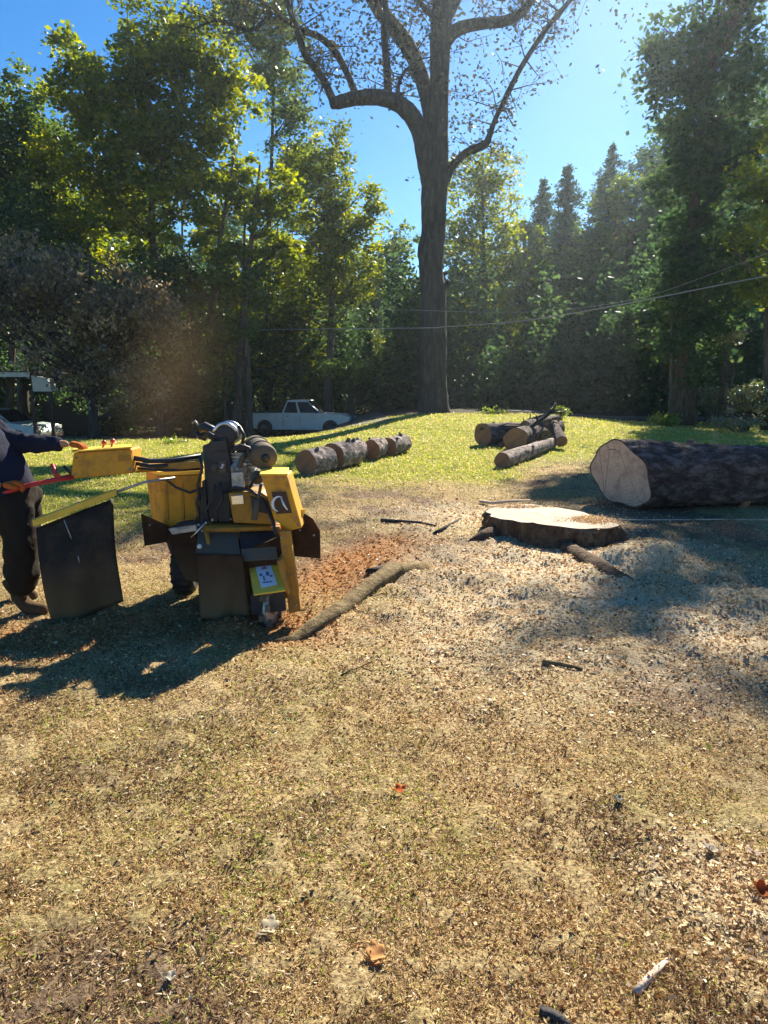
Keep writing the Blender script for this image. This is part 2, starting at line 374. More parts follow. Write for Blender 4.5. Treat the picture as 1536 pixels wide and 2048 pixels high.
def drape_strip(name, pts, width, mat, lift=.02):
    V = []; 
    for i, p in enumerate(pts):
        a = pts[max(i - 1, 0)]; b = pts[min(i + 1, len(pts) - 1)]; d = Vector((b[0] - a[0], b[1] - a[1], 0)).normalized(); q = Vector((-d.y, d.x, 0))
        for k in np.linspace(-1, 1, 9):
            x = p[0] + q.x * k * width / 2; y = p[1] + q.y * k * width / 2; V.append((x, y, float(ground_h(x, y)) + lift))
    Fq = [(i * 9 + k, (i + 1) * 9 + k, (i + 1) * 9 + k + 1, i * 9 + k + 1) for i in range(len(pts) - 1) for k in range(8)]
    return tag(link(name, np_mesh(name, np.array(V), np.array(Fq), None, True), mat), kind='structure')
ROAD = paint('worn_asphalt', (.06, .06, .065), .85, dirt=(.10, .09, .08), amt=.6)
GRAV = paint('dark_gravel', (.055, .048, .04), .9, dirt=(.12, .10, .08), amt=.8, sc_=10)
drape_strip('road', [(x, 33.5 - .12 * (x - 8)) for x in np.linspace(6, 60, 60)], 3.2, ROAD)
drape_strip('driveway', [(x, 31.5 + .06 * (x + 4)**1) for x in np.linspace(-60, 0, 60)], 12, GRAV, .03)

# ------------------------------------------------------------------ grass, chips
def rhombi(p, u, v, L, W):
    """n flat leaves: tip, side, tail, side"""
    V = np.stack([p + u * L[:, None], p + v * W[:, None], p - u * L[:, None] * .9, p - v * W[:, None]], 1).reshape(-1, 3)
    return V, np.arange(len(V), dtype=np.int32).reshape(-1, 4)
def rand_unit(n, g=rng):
    a = g.normal(size=(n, 3)); return a / np.linalg.norm(a, axis=1)[:, None]
def blades(n, y0, y1, tone_fn, Lr, Wk, up, seed, keep=None):
    g = np.random.default_rng(seed)
    y = y0 * (y1 / y0) ** g.random(n); x = (g.random(n) * 2 - 1) * (.64 * y + .6)
    if keep is not None:
        k = g.random(n) < keep(x, y); x, y = x[k], y[k]; n = len(x)
    az = g.random(n) * 2 * np.pi; el = np.abs(g.normal(0, up, n)).clip(0, 1.45)
    L = g.uniform(*Lr, n) * (1 + .035 * y); W = Wk * (1 + .33 * y) * g.uniform(.6, 1.4, n)
    u = np.stack([np.cos(az) * np.cos(el), np.sin(az) * np.cos(el), np.sin(el)], 1)
    sd = np.stack([-np.sin(az), np.cos(az), g.normal(0, .5, n)], 1); sd /= np.linalg.norm(sd, axis=1)[:, None]
    z = ground_h(x, y) + .003
    p = np.stack([x, y, z], 1) + u * (L * .8)[:, None] * .9
    t = tone_fn(x, y, g)
    V, Fq = rhombi(p, u, sd, L * .9, W)
    return V, Fq, np.repeat(t, 4)
def tone_dry(x, y, g):
    n = len(x); t = g.beta(2.6, 2.2, n) * .72; t = t * (1 - .62 * sst(.46, .66, fbm(x * 2.3 + 50, y * 2.3 + 11, 4)))
    grn = fld_lawn(x, y) * .9 + .22 * sst(.50, .68, fbm(x * 1.3 + 5, y * 1.3 + 9, 4)) + .04
    gm = g.random(n) < grn; t[gm] = g.uniform(.76, 1.0, gm.sum())
    dk = (g.random(n) < .75 * fld_soil(x, y)); t[dk] = g.uniform(0, .3, dk.sum())
    return t
V, Fq, T = blades(420000, .9, 14, tone_dry, (.006, .018), .0012, .42, 3, lambda x, y: 1 - .88 * np.clip(fld_dust(x, y) + fld_red(x, y) + .35 * fld_soil(x, y), 0, 1))
tag(link('dry_grass', np_mesh('dry_grass', V, Fq, {'tone': T}), LM['blade']), 'short dry tan grass and clippings covering the near ground', 'grass', kind='stuff')
def tone_lawn(x, y, g):
    t = g.uniform(.78, 1.0, len(x)); k = g.random(len(x)) < .38; t[k] = g.uniform(.45, .76, k.sum()); return t
V, Fq, T = blades(230000, 7, 31, tone_lawn, (.012, .028), .0017, .65, 4, lambda x, y: fld_lawn(x, y) * (1 - sst(27.5, 30, y)) * (1 - sst(20, 22, y) * sst(-3.5, -5.5, x)))
tag(link('lawn_grass', np_mesh('lawn_grass', V, Fq, {'tone': T}), LM['blade']), 'sunlit yellow-green lawn grass beyond the cut logs', 'grass', kind='stuff')
def chips(n, seed):
    g = np.random.default_rng(seed); y = 1.2 * (12 / 1.2) ** g.random(n); x = (g.random(n) * 2 - 1) * (.64 * y + .5)
    fd, fr = fld_dust(x, y), fld_red(x, y); k = g.random(n) < np.clip(.008 + fd * .9 + fr * .8, 0, 1); x, y, fd, fr = x[k], y[k], fd[k], fr[k]; n = len(x)
    u = rand_unit(n, g); u[:, 2] *= .35; u /= np.linalg.norm(u, axis=1)[:, None]; v = np.cross(u, rand_unit(n, g)); v[:, 2] *= .5; v /= np.linalg.norm(v, axis=1)[:, None]
    L = g.uniform(.003, .009, n) * (1 + .22 * y); p = np.stack([x, y, ground_h(x, y) + .012 * g.random(n) + .004], 1)
    t = np.where(g.random(n) < fr / (fd + fr + .02), g.uniform(.05, .5, n), g.uniform(.5, 1, n)); t = np.where(g.random(n) < .12, g.uniform(0, .2, n), t)
    V, Fq = rhombi(p, u, v, L, L * g.uniform(.3, .8, n)); return V, Fq, np.repeat(t, 4)
def litter(n, seed):
    g = np.random.default_rng(seed); y = 1.0 * (13 / 1.0) ** g.random(n); x = (g.random(n) * 2 - 1) * (.64 * y + .5)
    k = g.random(n) < np.clip(.12 + 1.2 * sst(.45, .68, fbm(x * 1.6 + 13, y * 1.6 + 70, 4)), 0, 1); x, y = x[k], y[k]; n = len(x)
    u = rand_unit(n, g); u[:, 2] *= .45; u /= np.linalg.norm(u, axis=1)[:, None]; v = np.cross(u, rand_unit(n, g)); v /= np.linalg.norm(v, axis=1)[:, None]
    L = g.uniform(.002, .008, n) * (1 + .18 * y); p = np.stack([x, y, ground_h(x, y) + .014 * g.random(n) + .01], 1)
    V, Fq = rhombi(p, u, v, L, L * g.uniform(.25, .7, n)); return V, Fq, np.repeat(np.where(g.random(n) < .85, g.uniform(0, .12, n), g.uniform(.6, .9, n)), 4)
V, Fq, T = litter(45000, 18)
tag(link('leaf_litter', np_mesh('leaf_litter', V, Fq, {'tone': T}), LM['chip']), 'dark brown crumbs of dead leaf and bark among the dry grass', 'litter', kind='stuff')
V, Fq, T = chips(230000, 8)
tag(link('sawdust_chips', np_mesh('sawdust_chips', V, Fq, {'tone': T}), LM['chip']), 'cream and rust wood chips strewn round the stump and grinder', 'wood chips', kind='stuff')

# ------------------------------------------------------------------ trees
def ell_leaves(ells, size, od, seed, clump=.55, flat=.6):
    """ells: (centre, (rx,ry,rz)); leaves gathered in flattened clumps, od = leaf layers one looks through"""
    g = np.random.default_rng(seed); PP = []; TT = []; cc = []
    la = size * size * .36
    for c, r in ells:
        c = np.array(c); r = np.array(r); area = math.pi * r[0] * r[2]; nl = int(od * area / la * .85)
        nc = max(6, int(r[0] * r[1] * r[2] * 6.5 / (clump ** 3 * 6.5)))
        d = rand_unit(nc, g); rad = g.random(nc) ** .45
        cen = c + d * rad[:, None] * r; cc.append(cen)
        ct = g.normal(0, .17, nc); cs = clump * g.uniform(.55, 1.35, nc); wt = cs ** 2; idx = g.choice(nc, nl, p=wt / wt.sum())
        q = g.normal(size=(nl, 3)) * .5; q[:, 2] *= flat; q = q * cs[idx][:, None]; q[:, 2] -= .25 * (q[:, 0] ** 2 + q[:, 1] ** 2) / clump
        PP.append(cen[idx] + q); TT.append(ct[idx] + g.normal(.45, .17, nl))
    return np.concatenate(PP), np.concatenate(TT).clip(0, 1), np.concatenate(cc)
def leaf_obj(name, pts, tone, size, mat, parent, g, hang=0.0):
    n = len(pts); u = rand_unit(n, g); u[:, 2] = u[:, 2] * .6 - hang; u /= np.linalg.norm(u, axis=1)[:, None]
    v = np.cross(u, rand_unit(n, g) + np.array([0, 0, .6])); v /= np.linalg.norm(v, axis=1)[:, None] + 1e-9
    L = size * g.uniform(.6, 1.3, n) * .62
    V, Fq = rhombi(pts, u, v, L, L * .55)
    return link(name, np_mesh(name, V, Fq, {'tone': np.repeat(tone, 4)}), mat, parent)
def curve3(a, b, c, n=6):
    return [a * (1 - t) ** 2 + b * 2 * t * (1 - t) + c * t * t for t in np.linspace(0, 1, n)]
def tree(name, base, r0, top, ells, leaf, size, od, label, seed, group=None, bark=None, limbs=26, clump=.55, lean=None, hang=0.0, cat='tree', stems=None, flat=.6):
    """base, top world points; ells in world coordinates"""
    g = np.random.default_rng(seed); base = Vector(base); top = Vector(top)
    root = empty(name, base, label, cat, group)
    e = [(np.array(c) - np.array(base), r) for c, r in ells]
    pts, tone, cen = ell_leaves(e, size, od, seed, clump, flat)
    mb = MB(); axes = []
    for (b0, t0, rr) in ([(Vector((0, 0, 0)), top - base, r0)] + [(Vector(a) - base, Vector(b) - base, r) for a, b, r in (stems or [])]):
        ns = 9; ax = []
        for i in range(ns):
            f = i / (ns - 1); p = b0.lerp(t0, f); k = .10 * (t0 - b0).length * .25
            ax.append(p + Vector((math.sin(f * 3 + seed) * k * f * (1 - f) * 2, math.cos(f * 4 + seed) * k * f * (1 - f), 0)))
        ax[0] = ax[0] - Vector((0, 0, .3))
        rad = [rr * (1.35 if i == 0 else 1 - .82 * (i / (ns - 1)) ** .9) for i in range(ns)]
        mb.tube(ax, rad, 9); axes.append((ax, rad))
    for k in g.choice(len(cen), min(limbs, len(cen)), replace=False):
        c = Vector(cen[k]); ax, rad = min(axes, key=lambda q: min((p - c).length for p in q[0]))
        hd = min((p - c).length for p in ax)
        hz = c.z - hd * g.uniform(.5, .9); i = min(range(1, len(ax) - 1), key=lambda j: abs(ax[j].z - hz)); s = ax[i]; L = (c - s).length
        midp = s.lerp(c, .5) + Vector((0, 0, -.12 * L)) + Vector(g.normal(0, .06 * L, 3)); rs = min(rad[i] * .5, .03 * L + .02)
        q = curve3(s, midp, c, 7); mb.tube(q, [rs * (1 - .8 * t) for t in np.linspace(0, 1, 7)], 5)
        for _ in range(3):
            j = int(g.integers(3, 6)); e2 = q[j] + Vector(g.normal(0, .28 * L * .6, 3)) + Vector((0, 0, .1 * L)); mb.tube([q[j], q[j].lerp(e2, .5) + Vector(g.normal(0, .04 * L, 3)), e2], [rs * .4, rs * .25, rs * .1], 4)
    mb.build('trunk', bark or BARK, root)
    leaf_obj('crown', pts, tone, size, LM[leaf], root, g, hang)
    return root
def E(Y, *q):
    """crown lobes from photo pixels at distance Y: (px, py, rx, ry[, dy])"""
    o = []
    for t in q:
        yy = Y + (t[4] if len(t) > 4 else 0); c = P(t[0], t[1], yy); s = yy / F
        o.append((c, (t[2] * s, max(t[2], t[3]) * s * .85, t[3] * s)))
    return o
def gz(x, y): return float(ground_h(x, y))
def base_at(px, Y): x = Y * (px - 768) / F * 1.0; return Vector((x, Y, gz(x, Y)))

# --- big forked tree on the edge of the lawn
def forked_tree():
    Y0 = 30.0; b = base_at(868, Y0); root = empty('forked_tree', b, 'tall bare-trunked tree forking high above the middle of the lawn edge', 'tree')
    g = np.random.default_rng(3); s = Y0 / F; mb = MB(b); tw = []
    def limb(pts, ydrift=0.0, sides=10, twig=True):
        n = len(pts); q = [P(a, c, Y0 + ydrift * (i / (n - 1))) for i, (a, c, wd) in enumerate(pts)]; rr = [wd * s / 2 for _, _, wd in pts]
        # resample smoothly
        Q = []; Rr = []
        for i in range(n - 1):
            p0, p1, p2, p3 = q[max(i - 1, 0)], q[i], q[i + 1], q[min(i + 2, n - 1)]
            for t in np.linspace(0, 1, 5)[:-1]:
                Q.append(.5 * ((2 * p1) + (p2 - p0) * t + (2 * p0 - 5 * p1 + 4 * p2 - p3) * t * t + (3 * p1 - p0 - 3 * p2 + p3) * t ** 3)); Rr.append(rr[i] * (1 - t) + rr[i + 1] * t)
        Q.append(q[-1]); Rr.append(rr[-1]); mb.tube(Q, Rr, sides, jit=.05)
        if twig:
            for i in range(2, len(Q)): tw.append((Q[i], Rr[i]))
    limb([(868, 842, 84), (868, 822, 64), (866, 780, 56), (866, 700, 52), (866, 640, 50), (867, 590, 48), (862, 545, 46), (862, 500, 50), (866, 470, 46), (868, 400, 48), (871, 350, 52), (874, 300, 42), (877, 250, 36), (879, 150, 35), (881, 80, 38), (884, 0, 36), (886, -120, 28), (880, -260, 20), (888, -420, 9)], 0, 16, False)
    limb([(866, 385, 34), (853, 330, 34), (845, 285, 32), (834, 250, 31), (815, 222, 30), (785, 202, 27), (745, 194, 26), (705, 198, 24), (680, 204, 22), (664, 207, 19)], -1.5, 12, False)
    limb([(668, 206, 16), (650, 165, 13), (632, 138, 13), (610, 108, 13), (597, 70, 11), (580, 20, 10), (566, -40, 8), (560, -120, 5)], -2.2)
    limb([(714, 196, 15), (700, 160, 12), (686, 130, 12), (668, 100, 13), (640, 75, 12), (600, 58, 11), (560, 32, 9), (532, 12, 8), (500, -20, 6)], 1.5)
    limb([(545, 22, 8), (525, 45, 7), (500, 62, 6), (470, 52, 5), (430, 42, 4), (380, 62, 3)], 1.0)
    limb([(776, 196, 17), (775, 150, 15), (770, 90, 14), (768, 30, 13), (758, -30, 11), (750, -120, 7)], 1.0)
    limb([(796, 206, 9), (797, 170, 7), (808, 145, 6), (824, 128, 5), (835, 100, 3)], -.5)
    limb([(873, 300, 30), (860, 225, 28), (848, 170, 28), (825, 110, 29), (797, 66, 29), (760, 22, 27), (735, -20, 24), (690, -90, 18), (640, -200, 10)], 2.5, 12)
    limb([(800, 70, 14), (775, 30, 12), (770, -30, 10), (780, -110, 6)], 0)
    limb([(886, 92, 26), (905, 66, 24), (935, 52, 21), (975, 46, 19), (1010, 42, 18), (1040, 28, 16), (1062, 0, 14), (1090, -50, 10), (1130, -130, 6)], -1.5)
    limb([(884, 60, 18), (903, 22, 17), (925, -25, 14), (950, -120, 8)], 1.5)
    limb([(880, 60, 14), (860, 25, 11), (835, 0, 9), (800, -60, 6)], 0)
    limb([(891, 362, 18), (903, 335, 15), (932, 306, 15), (968, 290, 15), (978, 274, 12), (990, 240, 9), (1012, 195, 10), (1042, 135, 9), (1080, 76, 9), (1112, 34, 9), (1145, -5, 8), (1175, -45, 5)], -1.0)
    limb([(1040, 32, 8), (1045, 5, 7), (1040, -40, 5)], .5)
    # scar and broken stub on the trunk
    limb([(880, 585, 14), (893, 570, 12), (898, 562, 7)], -.3, 7, False)
    mb2 = MB(b); LP = []
    for p, r in tw:
        for _ in range(2 if r > .12 else 3):
            if g.random() < .62: continue
            L = g.uniform(.8, 2.3); d = Vector(rand_unit(1, g)[0]); d.z = d.z * .6 + .15; d.y *= .7; e = p + d * L; m_ = p.lerp(e, .5) + Vector(g.normal(0, .12, 3))
            mb2.tube([p, m_, e], [.03, .018, .006], 4)
            for _ in range(2):
                e2 = m_ + Vector(g.normal(0, .5, 3)); mb2.tube([m_, e2], [.013, .004], 3); LP.append(e2)
                LP.append(m_.lerp(e2, .6))
            LP += [e, m_.lerp(e, .6)]
    # thin hanging sprays of leaves either side of the leader
    for a, c, n_ in ((930, 200, 60), (915, 160, 25), (1010, 150, 14), (560, 110, 60), (640, 40, 60), (720, 100, 60), (740, 150, 30), (820, 80, 30), (1100, 10, 26), (1010, 95, 14), (900, 120, 20), (1240, 20, 16), (520, 20, 60), (460, 60, 40), (700, 10, 50), (850, 20, 30), (960, 10, 26), (950, 260, 20)):
        for _ in range(n_): LP.append(P(a + g.normal(0, 30), c + g.normal(0, 42), Y0 + g.normal(0, 1.6)))
    mb.v += mb2.v; off = len(mb.v) - len(mb2.v); mb.f += [tuple(i + off for i in f) for f in mb2.f]; mb.sm += mb2.sm
    mb.build('trunk', BARKG, root)
    pts = np.array([tuple(p - b) for p in LP]); k = g.integers(0, len(pts), 5800); q = pts[k] + g.normal(0, .22, (5800, 3))
    leaf_obj('crown', q, g.beta(2, 2, 5800), .15, LM['sparse'], root, g)
forked_tree()

# --- trees along the left
tree('oak_tree', base_at(330, 32), .34, P(300, 200, 32), E(32, (250, 170, 130, 62), (330, 95, 115, 70), (215, 290, 110, 80), (320, 270, 110, 95), (430, 190, 100, 90), (430, 310, 70, 60), (170, 190, 70, 55), (330, 390, 60, 45, -1), (120, 330, 60, 45), (400, 110, 80, 60), (160, 110, 60, 40), (280, 370, 90, 60), (180, 380, 80, 50), (250, 470, 80, 50), (140, 450, 80, 50)),
     'bright', .21, 4.6, 'broad sunlit oak towering over the other trees on the left', 21, limbs=46, clump=.62)
tree('oak_tree', base_at(470, 31), .26, P(520, 330, 31), E(31, (430, 395, 55, 34), (480, 350, 60, 38), (530, 400, 70, 60), (390, 470, 60, 34), (440, 500, 60, 34), (560, 480, 55, 60), (350, 560, 55, 60)),
     'bright', .19, 4.0, 'lime green tree with bright sunlit tiers above the curved limb', 22, limbs=40, clump=.5, flat=.4,
     stems=[(P(420, 640, 31), P(470, 300, 31), .16)])
tree('broadleaf_tree', base_at(540, 41), .25, P(545, 60, 41), E(41, (520, 60, 85, 60), (555, 140, 60, 80), (590, 235, 55, 60), (480, 30, 60, 40), (600, 320, 60, 60)), 'olive', .2, 3.2, 'tall thin tree showing behind the broad oak near its right flank', 23, clump=.5)
tree('broadleaf_tree', base_at(50, 33), .3, P(40, 180, 33), E(33, (30, 200, 80, 60), (70, 260, 80, 80), (20, 330, 110, 80), (90, 400, 80, 70), (-60, 300, 120, 140), (130, 480, 70, 60)), 'olive', .2, 3.4, 'dark olive tree filling the upper left corner under the sky', 24, clump=.6)
tree('broadleaf_tree', base_at(655, 38), .26, P(660, 300, 38), E(38, (660, 330, 48, 75), (690, 420, 60, 80), (640, 430, 70, 90), (720, 520, 50, 80), (650, 560, 80, 90), (600, 380, 50, 70), (745, 440, 20, 60)), 'bright', .2, 3.6, 'sunlit tree with a rounded top left of the forked trunk', 25, limbs=34, clump=.55)
tree('broadleaf_tree', base_at(585, 40), .2, P(585, 460, 40), E(40, (570, 560, 60, 80), (600, 650, 60, 80), (560, 730, 50, 60), (620, 740, 40, 50), (520, 620, 40, 90)), 'bright', .19, 3.6, 'slim leafy tree rising straight above the silver pickup', 26, limbs=34, clump=.45)
tree('broadleaf_tree', base_at(497, 31), .2, P(490, 420, 31), E(31, (500, 560, 60, 60), (470, 650, 50, 70), (440, 560, 60, 60), (430, 690, 45, 60)), 'olive', .18, 2.6, 'dark trunked tree standing just left of the silver pickup', 27, limbs=34, clump=.5,
     stems=[(base_at(455, 31.5), P(440, 520, 31.5), .16), (base_at(385, 31), P(380, 480, 31), .13)])
tree('twiggy_tree', base_at(190, 25), .2, P(180, 520, 25), E(25, (60, 560, 120, 90), (180, 590, 120, 90), (160, 680, 110, 75), (260, 660, 90, 80), (250, 750, 90, 60), (20, 600, 110, 80), (310, 600, 60, 70)), 'russet', .13, 3.0, 'low twiggy tree with drooping reddish grey branches behind the operator', 28, limbs=80, clump=.5, hang=.7, bark=BARKG)
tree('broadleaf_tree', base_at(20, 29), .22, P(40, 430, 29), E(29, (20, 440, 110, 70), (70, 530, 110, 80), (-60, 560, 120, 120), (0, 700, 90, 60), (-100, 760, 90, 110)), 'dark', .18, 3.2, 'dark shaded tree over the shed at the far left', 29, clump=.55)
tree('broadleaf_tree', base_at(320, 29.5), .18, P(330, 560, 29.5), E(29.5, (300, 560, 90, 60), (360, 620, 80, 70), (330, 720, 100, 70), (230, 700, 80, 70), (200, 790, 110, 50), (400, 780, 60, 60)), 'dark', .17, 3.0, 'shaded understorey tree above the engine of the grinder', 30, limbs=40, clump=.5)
# --- middle and right
tree('broadleaf_tree', base_at(700, 52), .25, P(720, 560, 52), E(52, (700, 640, 60, 60), (760, 560, 45, 60), (800, 500, 40, 60), (820, 600, 50, 80), (740, 700, 70, 70), (680, 740, 50, 50), (820, 720, 50, 70)), 'olive', .26, 4.0, 'lower green tree in the gap just left of the forked trunk', 31, clump=.8)
tree('poplar_tree', base_at(960, 50), .28, P(965, 310, 50), E(50, (920, 400, 42, 80), (965, 350, 52, 50), (1000, 400, 42, 70), (940, 520, 60, 90), (1000, 520, 50, 80), (920, 650, 60, 80), (980, 660, 60, 70), (1015, 330, 25, 40)), 'bright', .24, 2.8, 'tall loose tree just right of the forked trunk with a dark stem', 32, limbs=50, clump=.75)
tree('broadleaf_tree', base_at(1050, 54), .25, P(1050, 440, 54), E(54, (1040, 500, 55, 60), (1080, 560, 55, 70), (1030, 600, 60, 80), (1075, 680, 60, 70)), 'bright', .26, 3.8, 'bright green tree between the loose tall tree and the dark conifers', 33, clump=.8)
tree('broadleaf_tree', base_at(1270, 50), .28, P(1275, 360, 50), E(50, (1240, 400, 60, 50), (1290, 390, 60, 55), (1200, 500, 70, 80), (1270, 510, 80, 90), (1230, 620, 80, 80), (1310, 470, 50, 70), (1150, 600, 60, 90)), 'olive', .26, 3.8, 'rounded green tree between the pointed conifers and the big right tree', 34, clump=.8)
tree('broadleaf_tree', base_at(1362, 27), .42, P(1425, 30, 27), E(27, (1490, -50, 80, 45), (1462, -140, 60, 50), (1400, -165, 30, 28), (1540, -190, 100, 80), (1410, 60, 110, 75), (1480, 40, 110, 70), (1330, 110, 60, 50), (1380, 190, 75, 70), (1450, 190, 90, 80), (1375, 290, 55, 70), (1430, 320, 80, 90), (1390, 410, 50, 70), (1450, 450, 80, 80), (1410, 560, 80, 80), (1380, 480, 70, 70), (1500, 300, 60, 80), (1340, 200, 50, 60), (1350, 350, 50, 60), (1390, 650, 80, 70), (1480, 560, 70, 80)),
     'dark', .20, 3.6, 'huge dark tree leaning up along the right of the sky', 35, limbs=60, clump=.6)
tree('understorey_tree', base_at(1335, 25.5), .10, P(1350, 560, 25.5), E(25.5, (1365, 520, 50, 60), (1340, 600, 60, 60), (1395, 640, 60, 60), (1345, 700, 55, 45), (1400, 740, 50, 35), (1420, 560, 45, 50)), 'dark', .16, 2.4, 'small dark tree half hiding the trunk of the huge right tree', 40, clump=.42)
tree('broadleaf_tree', base_at(1540, 24), .3, P(1560, 120, 24), E(24, (1530, 360, 55, 70), (1500, 460, 50, 60), (1560, 520, 70, 90), (1590, 300, 80, 100), (1520, 590, 60, 60)), 'bright', .17, 2.6, 'lighter green tree cut off by the right edge of the photo', 36, clump=.5)
tree('broadleaf_tree', base_at(1300, 56), .3, P(1310, 330, 56), E(56, (1320, 330, 60, 60), (1360, 400, 70, 80), (1290, 420, 50, 60), (1340, 500, 80, 80), (1400, 300, 60, 80), (1290, 600, 70, 90), (1370, 640, 70, 80)), 'dark', .27, 4.0, 'dark tree mass filling the gap left of the huge right tree', 38, clump=.8)
tree('broadleaf_tree', base_at(1470, 54), .3, P(1480, 250, 54), E(54, (1480, 240, 80, 90), (1440, 380, 80, 90), (1530, 380, 80, 100), (1470, 520, 90, 90), (1550, 560, 80, 100), (1560, 220, 60, 90)), 'olive', .27, 4.0, 'tall green tree standing directly behind the huge right tree', 39, clump=.8)
tree('broadleaf_tree', base_at(1450, 33), .25, P(1450, 520, 33), E(33, (1340, 600, 70, 80), (1420, 640, 80, 80), (1500, 680, 70, 70), (1330, 720, 80, 60), (1420, 740, 80, 50), (1290, 640, 60, 80)), 'dark', .2, 4.2, 'dark shaded tree under the huge tree, behind the pale shrubs', 37, clump=.6)

def conifer(name, base, H, Rb, seed, label, group=None):
    g = np.random.default_rng(seed); root = empty(name, base, label, 'tree', group); mb = MB(); pts = []
    mb.tube([(0, 0, -.3), (.05, .05, H * .5), (0, 0, H)], [H * .014, H * .009, .02], 8)
    z = H * .14
    while z < H * .985:
        k = 1 - z / H; rr = min(Rb * g.uniform(.6, 1.2), .42 * (H - z) * g.uniform(.5, 1.3)) + .08
        for j in range(int(g.integers(5, 8))):
            a = g.random() * 6.283; L = rr * g.uniform(.45, 1.2); e = Vector((math.cos(a) * L, math.sin(a) * L, z + g.normal(0, .18) * L)); s = Vector((0, 0, z))
            mid = s.lerp(e, .55) + Vector((0, 0, .10 * L)); mb.tube([s, mid, e], [.04 * k + .012, .03 * k + .008, .005], 4)
            n = int(34 * L + 10); t = g.random(n) ** .7; q = np.array([tuple(s.lerp(e, float(x))) for x in t]); q[:, 2] += .2 * L * t * (1 - t) * 2
            q += g.normal(0, 1, (n, 3)) * np.array([.2, .2, .16]) * (L * .35 + .3); pts.append(q)
        z += g.uniform(.12, .26) * (1 + H / 60)
    mb.build('trunk', BARK, root); pts = np.concatenate(pts)
    leaf_obj('crown', pts, g.beta(2, 2, len(pts)), .20, LM['blue'], root, g, .2); return root
for i, (px, top, Y, wpx, lab) in enumerate([(1110, 325, 53, 42, 'pointed dark conifer left of the tallest spire'), (1192, 282, 55, 60, 'tallest pointed conifer spire between green trees on the right'), (1068, 352, 58, 26, 'small thin conifer tip left of the pair of spires'), (1325, 340, 60, 40, 'conifer top half hidden behind the huge right tree'), (735, 500, 60, 45, 'bluish conifer showing low beside the sunlit round-topped tree')]):
    b = base_at(px, Y); conifer('conifer_tree', b, P(px, top, Y).z - b.z, wpx * Y / F * 1.25, 50 + i, lab)

# --- woods behind: copies of four trees
def generic(seed, leaf, label, H=16, wide=3.6):
    g = np.random.default_rng(seed); e = []
    for k in range(9):
        z = H * (.18 + .74 * k / 8); rr = wide * math.sin(math.pi * min(.96, .2 + .75 * k / 8)) * .62
        a = g.random() * 6.28; o = wide * .38; e.append((Vector((math.cos(a) * o, math.sin(a) * o, z)), (rr, rr, H * .085)))
    return tree('woodland_tree', (0, 0, 0), .22, (0, 0, H * .9), e, leaf, .30, 3.4, label, seed, 'trees in the woods behind the lawn', limbs=22, clump=.8)
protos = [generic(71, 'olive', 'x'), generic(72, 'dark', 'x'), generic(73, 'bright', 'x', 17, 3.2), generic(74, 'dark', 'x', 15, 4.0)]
WL = {0: 'olive green tree in the crowded woods behind the lawn', 1: 'dark green tree in the crowded woods behind the lawn', 2: 'sunny yellow-green tree in the crowded woods behind the lawn', 3: 'broad shaded tree in the crowded woods behind the lawn'}
def copy_tree(o, parent=None):
    c = o.copy(); C.objects.link(c)
    if parent: c.parent = parent
    for ch in list(o.children):
        d = ch.copy(); C.objects.link(d); d.parent = c
    return c
spots = []
g = np.random.default_rng(99)
def row(Y, x0, x1, step, topfn, kinds):
    px = x0
    while px < x1:
        spots.append((px + g.uniform(-12, 12), Y + g.uniform(-2.5, 2.5), topfn(px) + g.uniform(-25, 35), kinds[int(g.integers(len(kinds)))])); px += step * g.uniform(.8, 1.2)
def ridge(px): return np.interp(px, [-150, 80, 200, 300, 420, 560, 700, 780, 840, 960, 1080, 1250, 1400, 1700], [150, 180, 240, 290, 300, 320, 440, 560, 520, 440, 420, 360, 270, 180])
row(45, -100, 880, 125, lambda p: ridge(p) + 150, [0, 1, 2, 3])
row(59, 880, 1240, 95, lambda p: ridge(p) + 60, [0, 2, 2, 1])
row(46, 1240, 1650, 120, lambda p: ridge(p) + 230, [0, 1, 3, 1])
row(62, -80, 1650, 82, lambda p: ridge(p) + 40, [0, 1, 2, 3])
row(78, -80, 1650, 105, lambda p: ridge(p) + 20, [1, 0, 3, 2])
used = set()
for px, Y, top, k in spots:
    o = protos[k] if k not in used else copy_tree(protos[k]); used.add(k)
    b = base_at(px, Y); H = P(px, top, Y).z - b.z; s = H / [16, 16, 17, 15][k]
    o.location = b; o.rotation_euler = (0, 0, g.uniform(0, 6.28)); o.scale = (s * g.uniform(.95, 1.2),) * 2 + (s,)
    reg = [(0, 'cut by the left edge'), (100, 'at the far left'), (220, 'behind the twiggy tree'), (330, 'behind the broad oak'), (440, 'behind the lime green tree'), (540, 'left of the pickup'), (640, 'behind the pickup'), (740, 'right of the pickup'), (850, 'just left of the forked trunk'), (970, 'just right of the forked trunk'), (1080, 'behind the tall loose tree'), (1190, 'around the pointed conifers'), (1300, 'right of the tallest conifer'), (1420, 'behind the trunk of the huge right tree'), (1530, 'near the right edge'), (9999, 'cut by the right edge')]; rg = [t for q_, t in reg if px < q_][0]
    o['label'] = ['olive green', 'dark green', 'sunny yellow-green', 'broad shaded'][k] + ' tree in the ' + ('front' if Y < 53 else 'middle' if Y < 70 else 'back') + ' row ' + rg; o['group'] = 'trees in the woods behind the lawn'
for k in range(4):
    if k not in used: bpy.data.objects.remove(protos[k])
